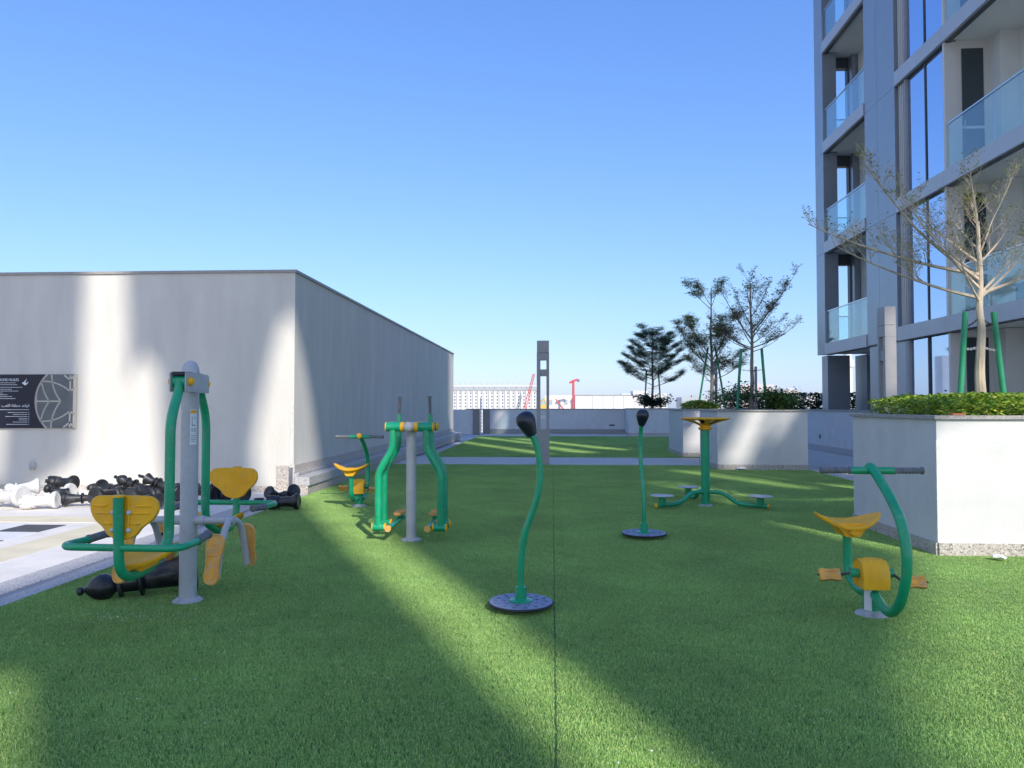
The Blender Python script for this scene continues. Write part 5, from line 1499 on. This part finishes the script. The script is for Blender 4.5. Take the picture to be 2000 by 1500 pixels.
t, W_ = far_building('warehouse', 'low white warehouse with a flat grey roof behind the boundary wall', 12, 48, 390, 40, 6.6, 'city_white')
MB().box(-W_ - 0.3, W_ + 0.3, -0.4, 40, 21.7, 22.3).build('roof_edge', 'city_grey', t, False)
for i in range(5):
    MB().box(-W_ + 9 + i * 5.4, -W_ + 9.2 + i * 5.4, -0.25, -0.01, 0, 21.6).build('panel_joint', 'city_grey', t, False)
t, W_ = far_building('warehouse', 'pale flat depot left of the red mast', -4, 10.5, 395, 30, 6.9, 'city_white')
for i in range(3): MB().box(-5 + i * 4, -3.2 + i * 4, -0.2, -0.01, 17, 19.5).build('window', 'city_grey', t, False)
t, W_ = far_building('low_block', 'small stepped white block right of the long warehouse', 40, 66, 430, 30, 8.3, 'city_white')
MB().box(-6, 2, 4, 20, 23.31, 25).build('roof_box', 'city_white', t, False)
rr = random.Random(77)
specs = [(104, 122, 13, 'city_pink', 'wide pinkish apartment slab between the green stakes'), (123, 131, 9.5, 'city_pink', 'lower pinkish block right of the pink slab'),
         (133, 140, 6.5, 'city_white', 'pale low block above the dark hedge'), (141.5, 147, 7.8, 'city_grey', 'small grey block above the hedge end'),
         (148.5, 153, 9.0, 'city_white', 'little white tower seen between the tower columns'), (70, 84, 6.0, 'city_grey', 'grey low block behind the farthest planter'),
         (86, 100, 5.0, 'city_white', 'white low block behind the olive leafed tree')]
for (a, b, z, m, lab) in specs:
    t, W_ = far_building('distant_block', lab, a, b, 400 + rr.uniform(-8, 20), 18, z, m)
    nx = max(2, int((b - a) / 2.2)); wn_ = MB().box(-0.5, 0.5, -0.15, -0.01, 0, 1.2).mesh('window', 'city_grey', False)
    for i in range(nx):
        for j in range(int((z + 3) / 2.6)):
            o = bpy.data.objects.new('window', wn_); COL.objects.link(o); o.parent = t
            o.location = (-W_ + (i + 0.5) * 2 * W_ / nx, 0, z + 15 - 2.3 - j * 2.6)
    MB().box(-1.2, 1.2, 2, 5, z + 15.01, z + 16.2).build('roof_box', m, t, False)
mi = thing('white_shaft', 'tall slender cream shaft seen between the tower columns', 'tower', (156.2, 400, -15))
MB().lathe([(2.3, 0), (2.2, 36), (3.1, 37), (3.1, 40), (2.0, 41), (1.9, 47), (0.3, 50)], 20).build('shaft', 'city_white', mi)
# skyline to the left that the tower glass mirrors
for i, (hh, ww, m, lab) in enumerate((
        (95, 14, 'bin_blue', 'tallest blue high rise of the skyline mirrored in the tower windows'), (38, 11, 'city_white', 'short white block beside the tallest blue high rise'),
        (70, 12, 'city_grey', 'slim grey high rise in the mirrored skyline'), (52, 15, 'bin_blue', 'broad blue mid rise in the mirrored skyline'),
        (30, 16, 'city_white', 'lowest wide white block in the mirrored skyline'), (84, 10, 'city_white', 'slender white high rise in the mirrored skyline'),
        (45, 13, 'city_grey', 'squat grey block in the mirrored skyline'), (60, 9, 'bin_blue', 'narrow blue tower in the mirrored skyline'))):
    x = -270 - rr.uniform(0, 200); y = 340 + i * 55 + rr.uniform(-8, 8)
    t, W_ = far_building('skyline_tower', lab, x, x + ww, y, ww, hh, m, grp='far high rises left of the frame')

def lattice_mast(name, label, base, top, wd, m, n=12, extra=None):
    t = thing(name, label, 'crane', base)
    L = MB(); B = Vector((0, 0, 0)); T_ = Vector(top) - Vector(base)
    for sx in (-1, 1):
        for sy in (-1, 1):
            L.tube([(sx * wd / 2, sy * wd / 2, 0), Vector((sx * wd / 4, sy * wd / 4, 0)) + T_], 0.14, 4)
    L.build('chords', m, t, False)
    Z_ = MB()
    for k in range(n):
        a = T_ * k / n; b = T_ * (k + 1) / n
        for sx in (-1, 1):
            Z_.tube([a + Vector((sx * wd / 2, -wd / 2, 0)), b + Vector((-sx * wd / 2, -wd / 2, 0))], 0.09, 4)
    Z_.build('bracing', m, t, False)
    MB().box(-1.2, 1.2, -1.2, 1.2, -0.2, 1.6).build('cab', m, t, False)
    return t
lattice_mast('crane_boom', 'red lattice crane boom leaning in front of the white hall', (-15, 385, -3), (-9.6, 385, 18.0), 1.5, 'crane_red', 14)
rm = thing('boom_pump', 'tall plain red mast with folded head above the boundary wall', 'crane', (10.7, 380, -15))
MB().tube([(0, 0, 0), (0, 0, 29)], 0.6, 12).build('mast', 'crane_red', rm)
MB().tube([(-2.0, 0, 28.0), (0, 0, 29.2), (2.3, 0, 29.8)], 0.55, 10).build('head', 'crane_red', rm)
MB().ball((2.5, 0, 29.4), 0.8, 10).build('pulley', 'city_dark', rm)
rk = thing('red_jib', 'small red jib leaning left of the plain red mast', 'crane', (5.3, 379, 0))
MB().tube([(0, 0, 0), (-3.6, 0, 4.8)], 0.35, 8).build('jib', 'crane_red', rk)
MB().box(-0.5, 0.7, -1, 1, -14, 0).build('mast', 'crane_red', rk, False)
yk = thing('yellow_loader', 'small yellow machine beside the grey light pillar', 'machine', (-4.3, 379, -3))
MB().box(-2.0, 1.4, -1, 1, 0, 5).build('body', 'crane_yellow', yk, False)
MB().tube([(1.2, 0, 5), (0, 0, 8.0), (-1.6, 0, 6.2)], 0.5, 8).build('arm', 'crane_yellow', yk)

# ------------------------------------------------------------------ air
hm_ = bpy.data.materials.new('air_haze'); hm_.use_nodes = True
t = hm_.node_tree
t.nodes.remove(t.nodes['Principled BSDF'])
pv = t.nodes.new('ShaderNodeVolumePrincipled')
pv.inputs['Color'].default_value = (0.86, 0.92, 1.0, 1)
pv.inputs['Density'].default_value = 0.0003
pv.inputs['Anisotropy'].default_value = 0.3
t.links.new(pv.outputs[0], t.nodes['Material Output'].inputs['Volume'])
hz = MB().box(-700, 700, -120, 1000, -16.5, 96).build('haze', hm_, None, False)
hz['kind'] = 'stuff'; hz['label'] = 'thin pale haze lying over the far city'; hz['category'] = 'haze'
